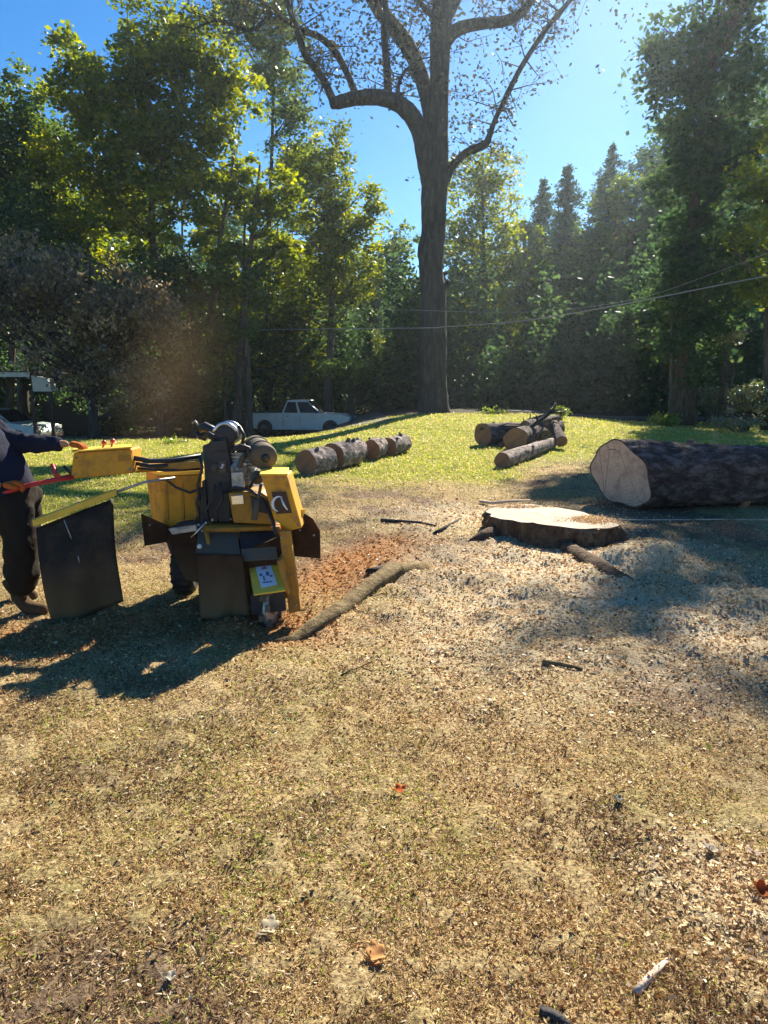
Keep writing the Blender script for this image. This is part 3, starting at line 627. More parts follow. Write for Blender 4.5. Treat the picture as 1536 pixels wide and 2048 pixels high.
# far dark wood mass and undergrowth
def mass(name, xs, Y, dY, z1, n, size, leaf, label, seed, hill=1.0):
    g = np.random.default_rng(seed); x = g.uniform(*xs, n); y = Y + g.uniform(-dY, dY, n); hgt = z1 * ((.15 if z1 < 8 else .8) + (1.7 if z1 < 8 else .5) * sst(.25, .8, fbm(x * .35 + seed, y * .25, 4))) ; z = ground_h(x, y) + hgt * g.random(n) ** .8
    leafs = leaf_obj(name, np.stack([x, y, z], 1), g.beta(2, 2.4, n), size, LM[leaf], None, g)
    return tag(leafs, label, 'undergrowth' if z1 < 8 else 'woods', kind='stuff')
mass('distant_woods', (-75, 75), 95, 6, 11, 60000, .6, 'dark', 'solid far mass of trees closing off the woods', 5)
mass('undergrowth', (-26, 4), 40.5, 2.5, 5.0, 42000, .26, 'dark', 'shaded brush under the trees behind the parked vehicles', 6)
mass('undergrowth', (0, 32), 41, 4, 5.2, 48000, .28, 'dark', 'blue-dark brush filling the wood edge right of the forked tree', 7)

def bush(name, px, py, rpx, hpx, Y, leaf, size, od, label, seed, cat='bush', group=None):
    c = P(px, py, Y); b = Vector((c.x, Y, gz(c.x, Y))); g = np.random.default_rng(seed); root = empty(name, b, label, cat, group); s = Y / F
    e = []
    for k in range(5): e.append((np.array([g.uniform(-.6, .6) * rpx * s, g.uniform(-.3, .3) * rpx * s, (c.z - b.z) + g.uniform(-.3, .3) * hpx * s]), (rpx * s * .5, rpx * s * .5, hpx * s * .6)))
    pts, tone, cen = ell_leaves(e, size, od, seed, .22); k = pts[:, 2] > .02; pts, tone = pts[k], tone[k]
    mb = MB()
    for q in cen[:14]: mb.tube([(q[0] * .2, q[1] * .2, -.05), (q[0] * .7, q[1] * .7, q[2] * .6), tuple(q)], [.02, .014, .005], 4)
    mb.build('stem', BARK, root); leaf_obj('foliage', pts, tone, size, LM[leaf], root, g); return root
bush('shrub', 1335, 838, 38, 14, 25.5, 'weed', .09, 3.6, 'bright rounded shrub at the sunny wood edge', 81)
bush('shrub', 1410, 800, 45, 40, 27, 'pale', .10, 2.6, 'pale speckled shrub above the bright rounded shrub', 82)
bush('shrub', 1500, 790, 60, 48, 24, 'pale', .10, 2.6, 'large pale shrub leaning in from the right edge', 83)
bush('shrub', 1450, 668, 45, 24, 26, 'pale', .11, 1.6, 'spray of yellowing leaves hanging at the dark wood edge', 84)
bush('shrub', 1490, 846, 60, 14, 23, 'pale', .08, 3.0, 'low grey-green shrub along the lawn at the right edge', 85)
bush('weed_clump', 985, 826, 40, 11, 28.5, 'weed', .08, 2.0, 'pale weeds at the lawn edge behind the log pile', 86)
bush('weed_clump', 1122, 820, 16, 16, 24, 'weed', .08, 3.0, 'tall green weed sprouting behind the branch heap', 87)
bush('weed_clump', 355, 890, 42, 14, 19, 'weed', .06, 3.6, 'bright yellow-green bush beside the engine', 88)
bush('weed_clump', 700, 740, 70, 30, 36, 'olive', .12, 2.0, 'low leafy bush between the pickup and the forked trunk', 89)
bush('weed_clump', 1512, 1560, 34, 30, 2.75, 'weed', .022, 1.6, 'small green weed in the shaded ground at the right edge', 90, 'weed')
bush('weed_clump', 1240, 1712, 14, 14, 2.25, 'weed', .014, 2.0, 'tiny yellow-green sprout in the dry grass', 91, 'weed')
bush('weed_clump', 1475, 1690, 26, 14, 2.35, 'weed', .014, 2.0, 'small olive tuft between two fallen leaves', 92, 'weed')

# ------------------------------------------------------------------ logs
def log(name, a, b, r0, r1, cutm, label, cat='log', group=None, oblique=0.0, seed=0, obl_z=0.0, n=30, m=14, flare=0.0, knots=3, bark=None, sq=0.0):
    """a: near end centre, b: far end centre; local +X runs along the log"""
    a = Vector(a); b = Vector(b); d = b - a; L = d.length; g = np.random.default_rng(seed + 400)
    root = empty(name, a, label, cat, group); root.rotation_euler = d.to_track_quat('X', 'Z').to_euler()
    V = []; ph = g.random(5) * 6.28
    def rad(k, f):
        t = 2 * math.pi * k / n; r = r0 + (r1 - r0) * f + flare * r0 * max(0, 1 - f * 5) * (.5 + .5 * math.sin(3 * t + ph[0]))
        return r * (1 + sq * math.cos(3 * t + .6) + sq * .6 * math.cos(7 * t) * max(0, 1 - 4 * f) + .035 * math.sin(2 * t + ph[1]) + .03 * math.sin(5 * t + ph[2] + f * 2)), t
    for i in range(m + 1):
        f = i / m
        for k in range(n):
            r, t = rad(k, f); y = math.cos(t) * r; z = math.sin(t) * r; x = f * L
            j = 0 if i in (0, m) else (.10 * (float(fbm(x * 9 + seed, t * 5.1, 3)) - .5) + .012 * g.normal() if m > 30 else .045 * g.normal())
            if i < m: x += (oblique * y + obl_z * z) * (1 - f) ** 2
            V.append((x, y * (1 + j), z * (1 + j)))
    Fq = [(i * n + k, (i + 1) * n + k, (i + 1) * n + (k + 1) % n, i * n + (k + 1) % n) for i in range(m) for k in range(n)]
    mb = MB(); mb.add(V, Fq, True)
    for _ in range(knots):
        f = g.uniform(.15, .85); t = g.uniform(.3, 2.8); r = (r0 + (r1 - r0) * f); o = Vector((f * L, math.cos(t) * r * .9, math.sin(t) * r * .9)); dd = Vector((.3, math.cos(t), math.sin(t))) * r * .35
        mb.tube([o, o + dd], [r * .2, r * .13], 7)
    mb.build('bark', bark or LOGB, root)
    for i, x in ((0, -.003), (m, .003)):
        ring = [Vector(V[i * n + k]) * 1.0 + Vector((x, 0, 0)) for k in range(n)]; c = sum(ring, Vector()) / n; inner = [c.lerp(q, .55) for q in ring]; ring = [c.lerp(q, .955) for q in ring]
        e = MB(); e.add(ring + inner + [c], [(k, (k + 1) % n, n + (k + 1) % n, n + k) for k in range(n)] + [(n + k, n + (k + 1) % n, 2 * n) for k in range(n)], False); e.build('cut_end', cutm, root)
        rm = MB(); ring0 = [Vector(V[i * n + k]) for k in range(n)]; rm.add(ring0 + ring, [(k, (k + 1) % n, n + (k + 1) % n, n + k) for k in range(n)]); rm.build('bark_rim', bark or LOGB, root)
    return root
def onz(p, r): return Vector((p.x, p.y, gz(p.x, p.y) + r))
# big felled trunk on the right
a = Vector((G(1246, 1018).x, 9.0, .425)); bb = Vector((a.x + 6.2, 9.75, .29))
log('felled_trunk', a, bb, .44, .29, CUTP, 'thick felled trunk with a broad pale sawn face lying at the right edge', 'log', None, oblique=-.42, seed=1, obl_z=-.30, sq=.06, n=110, m=150, flare=.06, knots=5)
mb = MB(); q = P(1478, 1010, 9.0); mb.tube([P(1500, 962, 8.98), P(1502, 985, 8.92), P(1490, 1010, 8.92), P(1466, 1028, 8.98)], [.02, .045, .05, .02], 7)
st = mb.build('bark_strip', CUTO); st['label'] = 'curved orange strip of torn wood on the side of the felled trunk'; st['category'] = 'bark'
# row of rounds
p0, p1 = G(612, 949), G(812, 903)
dirr = (p1 - p0); 
fr = [(0, .16), (.175, .355), (.37, .53), (.545, .70), (.715, .90)]
lab = ['nearest round of the cut log row with a reddish brown sawn face', 'second and thickest round in the cut log row', 'short middle round in the cut log row', 'fourth round in the cut log row, pale bark on top', 'last and farthest round of the cut log row with a knotty end']
for i, (f0, f1) in enumerate(fr):
    r = [.235, .27, .24, .225, .215][i]; off = Vector(([0, .07, -.02, .05, .11][i], [0, .1, 0, 0, 0][i], 0))
    s = p0 + dirr * f0 + off; e = p0 + dirr * f1 + off + Vector((random.uniform(-.16, .16), 0, 0))
    log('log_round', onz(s, r * .93), onz(e, r * .93), r, r * .97, CUTR, lab[i], 'log', 'rounds of the cut log row', seed=20 + i, n=28, m=12, knots=2 if i < 4 else 4, bark=PALEB, sq=.03)
# pile by the lawn edge
log('log', onz(G(965, 899), .27), onz(G(1068, 893), .25), .29, .25, CUTR, 'dark stout log at the left of the far log pile', 'log', 'logs in the far pile', seed=31, n=24, m=8, oblique=-.2)
log('log', onz(G(1030, 906), .26), onz(G(1112, 886), .24), .27, .24, CUTO, 'log with a bright orange sawn end in the far pile', 'log', 'logs in the far pile', seed=32, n=24, m=8, oblique=-.5)
log('log', onz(G(1003, 936), .15), onz(G(1102, 903), .13), .16, .14, CUTR, 'slender pale-barked log lying in front of the far pile', 'log', 'logs in the far pile', seed=33, n=20, m=8, bark=PALEB)
log('log', P(1050, 855, 17.2), P(1112, 838, 18.5), .17, .12, CUTR, 'grey log resting on top of the far pile', 'log', 'logs in the far pile', seed=34, n=20, m=8)
log('log', onz(G(1122, 905), .2), P(1108, 848, 17.6), .14, .11, CUTR, 'short log leaning upright at the right of the far pile', 'log', 'logs in the far pile', seed=35, n=18, m=6)
def branch(name, pts, r0, r1, label, mat, cat='branch', sub=0, seed=0, group=None, n=7, jit=.12):
    g = np.random.default_rng(seed + 60); o = Vector(pts[0]); root = MB(o); m = len(pts)
    root.tube(pts, [r0 + (r1 - r0) * i / (m - 1) for i in range(m)], n, jit=jit)
    for k in range(sub):
        i = int(g.integers(1, m)); p = Vector(pts[i]); e = p + Vector((g.normal(0, .3), g.normal(0, .2), abs(g.normal(.15, .2)))) * (4 * r0 + .25); root.tube([p, p.lerp(e, .5) + Vector(g.normal(0, .03, 3)), e], [r1, r1 * .6, r1 * .25], 5)
    ob = root.build(name, mat, None); ob.location = o; return tag(ob, label, cat, group)
branch('branch', [P(1000, 892, 16.6), P(1040, 868, 16.8), P(1075, 845, 17), P(1105, 822, 17.2), P(1112, 806, 17.3)], .075, .03, 'crooked grey branch slanting up over the far log pile', BARKG, sub=8, seed=1)
branch('branch', [P(1030, 862, 17.4), P(1060, 840, 17.6), P(1100, 826, 17.8), P(1130, 824, 18)], .06, .02, 'thin bare branch sticking out behind the far log pile', BARKG, sub=8, seed=2)
branch('branch', [P(960, 858, 17.2), P(1000, 852, 17.3), P(1045, 853, 17.4)], .04, .02, 'pale stick lying along the top of the dark stout log', BARKG, sub=2, seed=3)
# sticks, root and small debris near the camera
def gp(px, py, dz=0.0): p = G(px, py); return Vector((p.x, p.y, gz(p.x, p.y) + dz))
OLB = bark_mat('mossy_root_bark', (.05, .032, .016), (.14, .098, .045), (.26, .20, .10), 12, (1, 1, 1), .03)
branch('surface_root', [gp(530, 1282, -.03), gp(585, 1268, -.005), gp(640, 1246, .015), gp(690, 1212, .0), gp(740, 1182, .02), gp(790, 1156, .025), gp(824, 1142, .01), gp(846, 1132, -.05)],   .035, .105, 'long olive-brown root running across the ground beside the cutter', OLB, 'root', seed=4, n=14, jit=.18)
branch('stick', [gp(762, 1040, .015), gp(800, 1043, .02), gp(835, 1047, .018), gp(872, 1052, .01)], .022, .012, 'thin dark stick lying left of the pair behind the spoil', BARKG, 'stick', seed=5)
branch('stick', [gp(868, 1066, .01), gp(890, 1057, .02), gp(922, 1042, .02)], .022, .012, 'short dark stick slanting toward the stump', BARKG, 'stick', seed=6)
branch('stick', [gp(850, 1192, .02), gp(735, 1150, .02)][1:] + [gp(765, 1140, .02)], .028, .02, 'small dark chunk of root on the rusty sawdust', BARKG, 'stick', seed=7)
branch('stick', [gp(682, 1356, .01), gp(702, 1347, .014), gp(722, 1341, .016), gp(744, 1350, .008)], .006, .003, 'small bent twig on the dry grass below the cutter', OLB, 'stick', sub=1, seed=8)
branch('stick', [gp(1085, 1338, .01), gp(1125, 1338, .016), gp(1165, 1342, .01)], .018, .010, 'flat brown piece of bark in the sawdust below the stump', OLB, 'stick', seed=9)
branch('stick', [gp(1270, 1995, .008), gp(1300, 1960, .010), gp(1335, 1925, .008)], .012, .007, 'pale stick at the bottom edge of the photo', CUTP, 'stick', seed=10)
branch('stick', [gp(1080, 2030, .01), gp(1110, 2042, .012), gp(1150, 2070, .008)], .016, .010, 'dark grey stick cut off by the bottom edge', BARKG, 'stick', seed=11)
branch('stick', [gp(960, 1008, .03), gp(985, 1015, .05), gp(1020, 1012, .05), gp(1060, 1006, .03)], .022, .014, 'pale curved stick behind the left of the stump', CUTP, 'stick', seed=12)
branch('stick', [gp(1180, 1055, .02), gp(1300, 1046, .03), gp(1420, 1044, .03), gp(1560, 1046, .03)], .008, .006, 'long thin pale rod in the shade under the felled trunk', CUTP, 'stick', seed=13)
def leaf(px, py, s, col, label, seed, rot=0.0, curl=.35):
    g = np.random.default_rng(seed); p = gp(px, py, .014); m, n, b = M('fallen_leaf_skin'); co = coords(n)
    n.links.new(mix(n, noise(n, 60, 4, .6, co), col, tuple(c * .55 for c in col)), b.inputs['Base Color']); b.inputs['Roughness'].default_value = .8; b.inputs['Specular IOR Level'].default_value = .15; tl_ = n.nodes.new('ShaderNodeBsdfTranslucent'); tl_.inputs[0].default_value = (*[min(1, c * 1.25) for c in col], 1); ms = n.nodes.new('ShaderNodeMixShader'); ms.inputs[0].default_value = .4; n.links.new(b.outputs[0], ms.inputs[1]); n.links.new(tl_.outputs[0], ms.inputs[2]); n.links.new(ms.outputs[0], n.nodes['Material Output'].inputs[0])
    out = []; K = 40
    for k in range(K):
        t = 2 * math.pi * k / K; lob = .62 + .38 * abs(math.cos(2.5 * t)) ** .8; r = s * lob * (1.0 if math.cos(t) > -.8 else .8)
        out.append((r * math.cos(t), r * .8 * math.sin(t)))
    V = []; Fc = []; ringn = 4
    for j in range(1, ringn + 1):
        for x, y in out:
            f = j / ringn; X, Y_ = x * f, y * f; V.append((X, Y_, curl * s * ((X / s) ** 2 * 1.1 + (Y_ / s) ** 2 * .9 * math.sin(2 * X / s + 1)) + .05 * s * math.sin(6 * X / s)))
    V.append((0, 0, 0)); c = len(V) - 1
    for j in range(ringn - 1):
        for k in range(K): Fc.append((j * K + k, j * K + (k + 1) % K, (j + 1) * K + (k + 1) % K, (j + 1) * K + k))
    for k in range(K): Fc.append((k, (k + 1) % K, c))
    mb = MB(); mb.add(V, Fc, True); mb.tube([(-s * .8, 0, .1 * s), (-s * 1.25, .02, .02), (-s * 1.5, .05 * s, .03)], [.0016, .0014, .001], 5)
    o = mb.build('fallen_leaf', m, None); o.location = p; o.rotation_euler = (g.uniform(-.1, .3), g.uniform(-.2, .2), rot)
    sd = o.modifiers.new('thick', 'SOLIDIFY'); sd.thickness = .0008
    return tag(o, label, 'leaf', 'fallen leaves on the dry grass')
leaf(797, 1592, .030, (.62, .18, .05), 'small bright orange leaf in the middle of the dry grass', 1, .6, .8)
leaf(752, 1925, .036, (.70, .40, .16), 'larger tan leaf near the bottom middle', 2, 1.9, .45)
leaf(540, 1868, .036, (.66, .58, .42), 'pale curled leaf left of the tan leaf', 3, 1.4, .3)
leaf(1522, 1792, .036, (.42, .14, .04), 'rust red leaf at the right edge', 4, .2, .9)
leaf(1425, 1708, .032, (.50, .46, .40), 'grey-white leaf left of the small olive tuft', 5, 2.4, .7)
leaf(1505, 1712, .030, (.55, .44, .36), 'pinkish pale leaf right of the small olive tuft', 6, 3.0, .6)
leaf(1235, 1610, .022, (.30, .30, .27), 'small grey leaf in the shaded grass upper right', 7, 1.0, .7)
leaf(340, 1965, .018, (.60, .58, .50), 'small whitish leaf fragment at the lower left', 8, 1.0, .9)
leaf(640, 1120, .02, (.16, .09, .05), 'dark crumpled leaf on the rusty sawdust beside the flap', 9, 1.0, .9)

# ------------------------------------------------------------------ stump
def stump():
    zt = .20; outline = [(972, 1020), (1005, 1012), (1055, 1009), (1115, 1014), (1170, 1025), (1212, 1040), (1238, 1054), (1180, 1057), (1107, 1053), (1045, 1045), (1000, 1038), (980, 1030)]
    pts = [G(a, c, zt) for a, c in outline]; ctr = sum(pts, Vector()) / len(pts)
    root = empty('tree_stump', (ctr.x, ctr.y, 0), 'wide freshly sawn tree stump ringed by sawdust in front of the felled trunk', 'stump')
    n = 72; K = len(pts); ring = []
    for i in range(n):
        f = i / n * K; a = int(f) % K; t = f - int(f); q = [pts[(a - 1 + j) % K] for j in range(4)]
        ring.append(.5 * ((2 * q[1]) + (q[2] - q[0]) * t + (2 * q[0] - 5 * q[1] + 4 * q[2] - q[3]) * t * t + (3 * q[1] - q[0] - 3 * q[2] + q[3]) * t ** 3))
    o = Vector((ctr.x, ctr.y, 0)); g = np.random.default_rng(2); V = []; lv = 9
    ring = [ctr + (p - ctr) * (1 + .05 * (float(vn(i * .37, 3)) - .5) + .035 * math.sin(i * .9) * math.sin(i * .31) - (.07 if i in (9, 10, 30, 52) else 0)) for i, p in enumerate(ring)]
    for j in range(lv):
        f = j / (lv - 1)
        for i, p in enumerate(ring):
            d = Vector((p.x - ctr.x, p.y - ctr.y, 0)); t = math.atan2(d.y, d.x)
            fl = 1 + (.03 + .10 * f ** 2 + .22 * f ** 2.2 * max(0, math.sin(3 * t + 1.1)) ** 2 + .12 * f ** 2 * max(0, math.sin(5 * t + 4))) + (g.normal() * .03 if 0 < j else -.03) + .05 * math.sin(9 * t + 2 * f) * (f > 0)
            V.append((d.x * fl, d.y * fl, zt - .02 * 0 - f * (zt + .12)))
    Fq = [(j * n + i, j * n + (i + 1) % n, (j + 1) * n + (i + 1) % n, (j + 1) * n + i) for j in range(lv - 1) for i in range(n)]
    mb = MB(); mb.add(V, Fq, True); mb.build('bark', STBARK, root)
    inner = [Vector((p.x - ctr.x, p.y - ctr.y, zt)) for p in ring]; mb = MB()
    R1 = [q * .985 for q in inner]; R1 = [Vector((q.x, q.y, zt + .001)) for q in R1]; lev = []
    for k in (1, .7, .4, .15): lev += [Vector((q.x * k, q.y * k, zt + .002 + .006 * math.sin(k * 9 + q.x * 6))) for q in R1]
    fs = [(j * n + i, j * n + (i + 1) % n, (j + 1) * n + (i + 1) % n, (j + 1) * n + i) for j in range(3) for i in range(n)] + [tuple(range(3 * n, 4 * n))]
    mb.add(lev, fs, False); mb.build('cut_top', STTOP, root)
    for k, (a, c, r0, L) in enumerate([(1085, 1085, .10, 0), (1000, 1075, .08, 0)]):
        pass
    mb = MB(o); mb.tube([G(1110, 1075, .02), gp(1145, 1103, -.03), gp(1195, 1132, -.03), gp(1250, 1158, -.04), gp(1285, 1174, -.08)], [.13, .10, .085, .065, .04], 14, jit=.14); mb.build('root', STBARK, root)
    mb = MB(o); mb.tube([G(1010, 1066, .03), gp(965, 1078, .0), gp(930, 1084, -.05)], [.13, .08, .04], 14, jit=.16); mb.build('root', STBARK, root)
stump()
def heap(name, cx, cy, zc, rx, ry, n, label, seed):
    g = np.random.default_rng(seed); x = g.normal(cx, rx, n); y = g.normal(cy, ry, n); d = np.exp(-((x - cx) / rx) ** 2 - ((y - cy) / ry) ** 2); z = zc + .045 * d * g.random(n)
    u = rand_unit(n, g); u[:, 2] *= .5; v = np.cross(u, rand_unit(n, g)); L = g.uniform(.006, .018, n); V, Fq = rhombi(np.stack([x, y, z], 1), u, v, L, L * .6)
    return tag(link(name, np_mesh(name, V, Fq, {'tone': np.repeat(g.uniform(.35, 1, n), 4)}), LM['chip']), label, 'sawdust', kind='stuff')
q_ = G(1180, 1040, .2); heap('sawdust_heap', q_.x, q_.y, .2, .16, .14, 2600, 'loose sawdust covering the right side of the stump top', 3)
q_ = G(1040, 1014, .2); heap('sawdust_heap', q_.x, q_.y, .2, .22, .05, 900, 'line of loose chips along the far rim of the stump', 4)

# ------------------------------------------------------------------ stump grinder
def grinder():
    o = gp(450, 1180); root = empty('stump_grinder', o, 'dusty yellow stump grinder with its cutting wheel in the ground beside the operator', 'stump grinder')
    def mb(): return MB(o)
    # chassis
    m = mb(); m.slab([(402, 1052), (590, 1048), (592, 1082), (404, 1086)], 4.85, .55); m.build('chassis', YELD, root, .01)
    # left tank
    m = mb(); zt, zb = P(350, 948, 5.1).z, P(350, 1052, 5.1).z
    plan = [(288, 5.25), (316, 5.0), (402, 5.08), (406, 5.5), (310, 5.6)]
    top = [Vector((Y * (px - 768) / F, Y, zt)) for px, Y in plan]; c = sum(top, Vector()) / 5
    bot = [Vector((c.x + (q.x - c.x) * .86, c.y + (q.y - c.y) * .9, zb)) for q in top]; m.hull(top, bot); tk = m.build('fuel_tank', YEL, root, .02)
    m = mb(); rim = [c + (q - c) * 1.05 for q in top]; m.hull([q + Vector((0, 0, .03)) for q in rim], [q + Vector((0, 0, .004)) for q in rim]); m.build('rim', YELB, tk).location = -tk.location
    m = mb(); m.cyl(P(352, 944, 5.2), P(352, 932, 5.2), .035, 16); m.build('filler_cap', BLK, tk)
    m = mb()
    for px in (330, 362, 392): m.slab([(px, 962), (px + 5, 961), (px + 6, 1040), (px + 1, 1042)], 5.0 + (px - 316) * .001 + .0, .03)
    m.build('rib', YELD, tk)
    # wheels
    for px, Y in ((358, 5.2), (528, 5.3)):
        c = Vector((Y * (px - 768) / F, Y, gz(Y * (px - 768) / F, Y) + .19)); m = mb(); ax = Vector((1, .06, 0)).normalized(); pr = []
        for (u, r) in ((-.07, .11), (-.08, .16), (-.06, .19), (.06, .19), (.08, .16), (.07, .11)): pr.append((u, r))
        m.tube([c + ax * u for u, r in pr], [r for u, r in pr], 28); wh = m.build('wheel', TYRE, root)
        m = mb(); m.cyl(c - ax * .075, c + ax * .075, .085, 18); m.build('rim', GRY, wh)
        m = mb()
        for k in range(18):
            t = k * 2 * math.pi / 18; d = Vector((0, math.cos(t), math.sin(t))); m.box(c + d * .19, (.13, .018, .018), Matrix.Rotation(t, 3, 'X'))
        m.build('tread', TYRE, wh)
    # rubber flaps
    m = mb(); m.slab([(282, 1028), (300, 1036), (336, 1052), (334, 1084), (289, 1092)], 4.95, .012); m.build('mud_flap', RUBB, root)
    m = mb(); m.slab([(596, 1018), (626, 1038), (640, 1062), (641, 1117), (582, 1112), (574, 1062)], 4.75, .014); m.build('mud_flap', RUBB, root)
    m = mb(); m.slab([(584, 1020), (612, 1018), (600, 1052), (586, 1056)], 4.73, .015); m.build('flap_bracket', YELB, root, .003)
    m = mb(); m.slab([(336, 1058), (392, 1050), (394, 1062), (345, 1070)], 4.8, .04)
    m.build('fender', MTL, root, .004)
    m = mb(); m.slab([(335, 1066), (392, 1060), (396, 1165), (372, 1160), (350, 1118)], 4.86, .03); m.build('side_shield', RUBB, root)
    # engine group
    m = mb(); m.slab([(404, 892), (452, 872), (462, 930), (461, 1046), (418, 1046), (409, 960)], 4.92, .26); en = m.build('engine', BLK, root, .012)
    m = mb(); m.slab([(452, 905), (500, 905), (506, 968), (456, 980)], 5.0, .25)
    for k in range(9): m.slab([(450, 906 + k * 7), (505, 905 + k * 7), (506, 908 + k * 7), (450, 909 + k * 7)], 4.97, .3)
    m.build('cylinder_head', MTL, en)
    m = mb(); c = P(452, 870, 4.95); m.cyl(c, c + Vector((0, .24, .0)), .078, 22); m.cyl(c - Vector((0, .015, 0)), c, .07, 20); m.build('air_filter', BLK, en, .006)
    m = mb()
    for k in range(9):
        t0 = R(20 + k * 16); 
    arc = [c + Vector((math.cos(t) * .084, -.02, math.sin(t) * .084)) for t in np.linspace(R(15), R(165), 12)]; m.tube(arc, .014, 6)
    arc = [c + Vector((math.cos(t) * .084, .12, math.sin(t) * .084)) for t in np.linspace(R(0), R(180), 12)]; m.tube(arc, .016, 6); m.build('clamp_band', CHR, en)
    m = mb(); m.tube([P(398, 858, 5.05), P(410, 853, 5.05), P(428, 862, 5.02), P(432, 885, 5.0), P(425, 905, 4.98)], [.03, .035, .035, .035, .035], 12); m.tube([P(392, 864, 5.0), P(400, 874, 5.0), P(412, 878, 5.0)], .018, 8); m.build('intake_hose', BLK, en)
    a, b_ = P(531, 916, 4.80), P(508, 893, 5.16); m = mb(); m.tube([a, a.lerp(b_, .06), a.lerp(b_, .1), a.lerp(b_, .9), a.lerp(b_, .94), b_], [.082, .09, .094, .094, .09, .08], 26); m.tube([a.lerp(b_, .32), a.lerp(b_, .36)], .101, 26); m.tube([a.lerp(b_, .7), a.lerp(b_, .74)], .101, 26); mf = m.build('muffler', GRY, en)
    m = mb(); m.tube([a, a + (a - b_).normalized() * .025], [.03, .028], 12); m.build('tailpipe', BLK, mf)
    m = mb(); m.tube([P(478, 935, 4.9), P(485, 915, 4.92), P(500, 905, 5.0)], .02, 10); m.build('exhaust_pipe', GRY, en)
    m = mb(); c = P(476, 938, 4.90); m.cyl(c, c + Vector((0, .05, 0)), .055, 20); m.cyl(c - Vector((0, .02, 0)), c, .02, 10); m.build('pulley', MTL, en)
    m = mb(); c = P(472, 962, 4.88); m.slab([(462, 945), (486, 943), (488, 975), (464, 978)], 4.87, .04); m.build('carburettor', MTL, en, .005)
    m = mb()
    for pts in ([(420, 1042), (412, 1020), (425, 1000), (430, 970)], [(436, 1044), (432, 1020), (445, 1000), (440, 965)], [(500, 975), (510, 955), (520, 950), (528, 942)], [(400, 1000), (395, 970), (405, 935), (400, 915)], [(388, 1046), (398, 1030), (392, 1005), (402, 985)], [(465, 905), (480, 890), (498, 895), (505, 920)]):
        m = mb(); m.tube([P(x, y, 4.84) for x, y in pts], .011, 7); m.build('hydraulic_hose', BLK, en)
    m = mb()
    for x, y in ((444, 935), (446, 930), (425, 1040), (405, 1062), (398, 1050), (412, 1046), (490, 928), (470, 905)): m.ball(P(x, y, 4.86), .012, 8)
    m.tube([P(383, 1075, 4.8), P(392, 1066, 4.8), P(408, 1048, 4.8)], .007, 6)
    m.build('bolt', CHR, en)
    m = mb(); m.slab([(418, 884), (452, 880), (455, 900), (422, 905)], 4.90, .04); m.slab([(410, 960), (404, 962), (404, 1010), (414, 1030)], 4.90, .05); m.build('bracket', BLK, en, .003)
    m = mb(); m.cyl(P(430, 935, 4.90), P(430, 935, 5.0), .03, 14); m.build('starter_switch', GRY, en)
    m = mb(); m.slab([(436, 922), (452, 921), (453, 945), (438, 946)], 4.905, .02); m.build('maker_plate', GRY, en, .002)
    m = mb(); m.slab([(462, 892), (490, 888), (494, 902), (464, 906)], 4.95, .2); m.build('blower_housing', BLK, en, .01)
    m = mb(); m.tube([P(405, 875, 4.97), P(418, 866, 4.95), P(440, 880, 4.93)], .012, 7); m.tube([P(478, 852, 5.0), P(488, 870, 4.98), P(484, 890, 4.96)], .013, 7); m.build('fuel_pipe', BLK, en)
    m = mb(); m.cyl(P(514, 955, 4.86), P(514, 955, 4.92), .05, 18); m.build('belt_pulley', GRY, en)
    m = mb(); m.tube([P(396, 850, 5.0), P(390, 842, 5.0), P(384, 846, 5.0)], .008, 6); m.build('throttle_lever', MTL, en)
    m = mb(); m.tube([P(412, 1060, 4.80), P(560, 1056, 4.80)], .018, 10); m.tube([P(412, 1060, 4.80), P(420, 1100, 4.7)], .016, 8); m.build('frame_tube', YELD, root)
    m = mb(); m.tube([P(508, 1040, 4.62), P(516, 1000, 4.64)], .022, 14); m.tube([P(516, 1000, 4.64), P(522, 968, 4.66)], .011, 10); m.build('hydraulic_cylinder', GRY, root)
    for x, y, yy in ((528, 956, 4.575), (566, 956, 4.575), (596, 1050, 4.575), (556, 1042, 4.575), (563, 1075, 4.495), (582, 1150, 4.495), (592, 1210, 4.495), (153, 915, 4.775), (258, 938, 4.775), (152, 948, 4.775), (600, 1060, 4.745), (628, 1070, 4.745), (300, 1050, 4.945), (470, 996, 4.795), (540, 1040, 4.795), (462, 1038, 4.795)):
        m = mb(); q = P(x, y, yy); m.cyl(q, q - Vector((0, .008, 0)), .008, 6); m.build('bolt', MTL, root)
    m = mb(); m.tube([P(448, 985, 4.84), P(470, 975, 4.8), P(500, 980, 4.76), P(528, 1000, 4.70), P(545, 1040, 4.6), P(552, 1070, 4.5)], .012, 8, jit=.03); m.build('arm_hose', BLK, root)
    m = mb(); m.tube([P(330, 958, 4.98), P(352, 975, 4.95), P(380, 985, 4.93), P(408, 975, 4.9)], .010, 8); m.build('tank_hose', BLK, root)
    m = mb(); m.slab([(398, 975), (470, 975), (560, 985), (572, 1062), (400, 1062)], 5.02, .4); m.build('engine_base', BLK, root, .02)
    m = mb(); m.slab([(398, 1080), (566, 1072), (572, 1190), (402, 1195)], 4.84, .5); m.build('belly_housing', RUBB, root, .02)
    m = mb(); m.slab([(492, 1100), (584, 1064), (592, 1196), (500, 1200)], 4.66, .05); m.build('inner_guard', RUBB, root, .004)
    m = mb(); m.slab([(318, 1045), (402, 1040), (402, 1110), (340, 1112)], 5.05, .3); m.build('axle_housing', BLK, root, .02)
    # gear case
    m = mb(); m.slab([(456, 986), (522, 984), (550, 1002), (551, 1050), (466, 1046)], 4.80, .3); gc = m.build('gear_case', YELD, root, .012)
    m = mb(); m.slab([(462, 992), (486, 990), (488, 1008), (464, 1010)], 4.785, .01); m.build('badge', CHR, gc, .003)
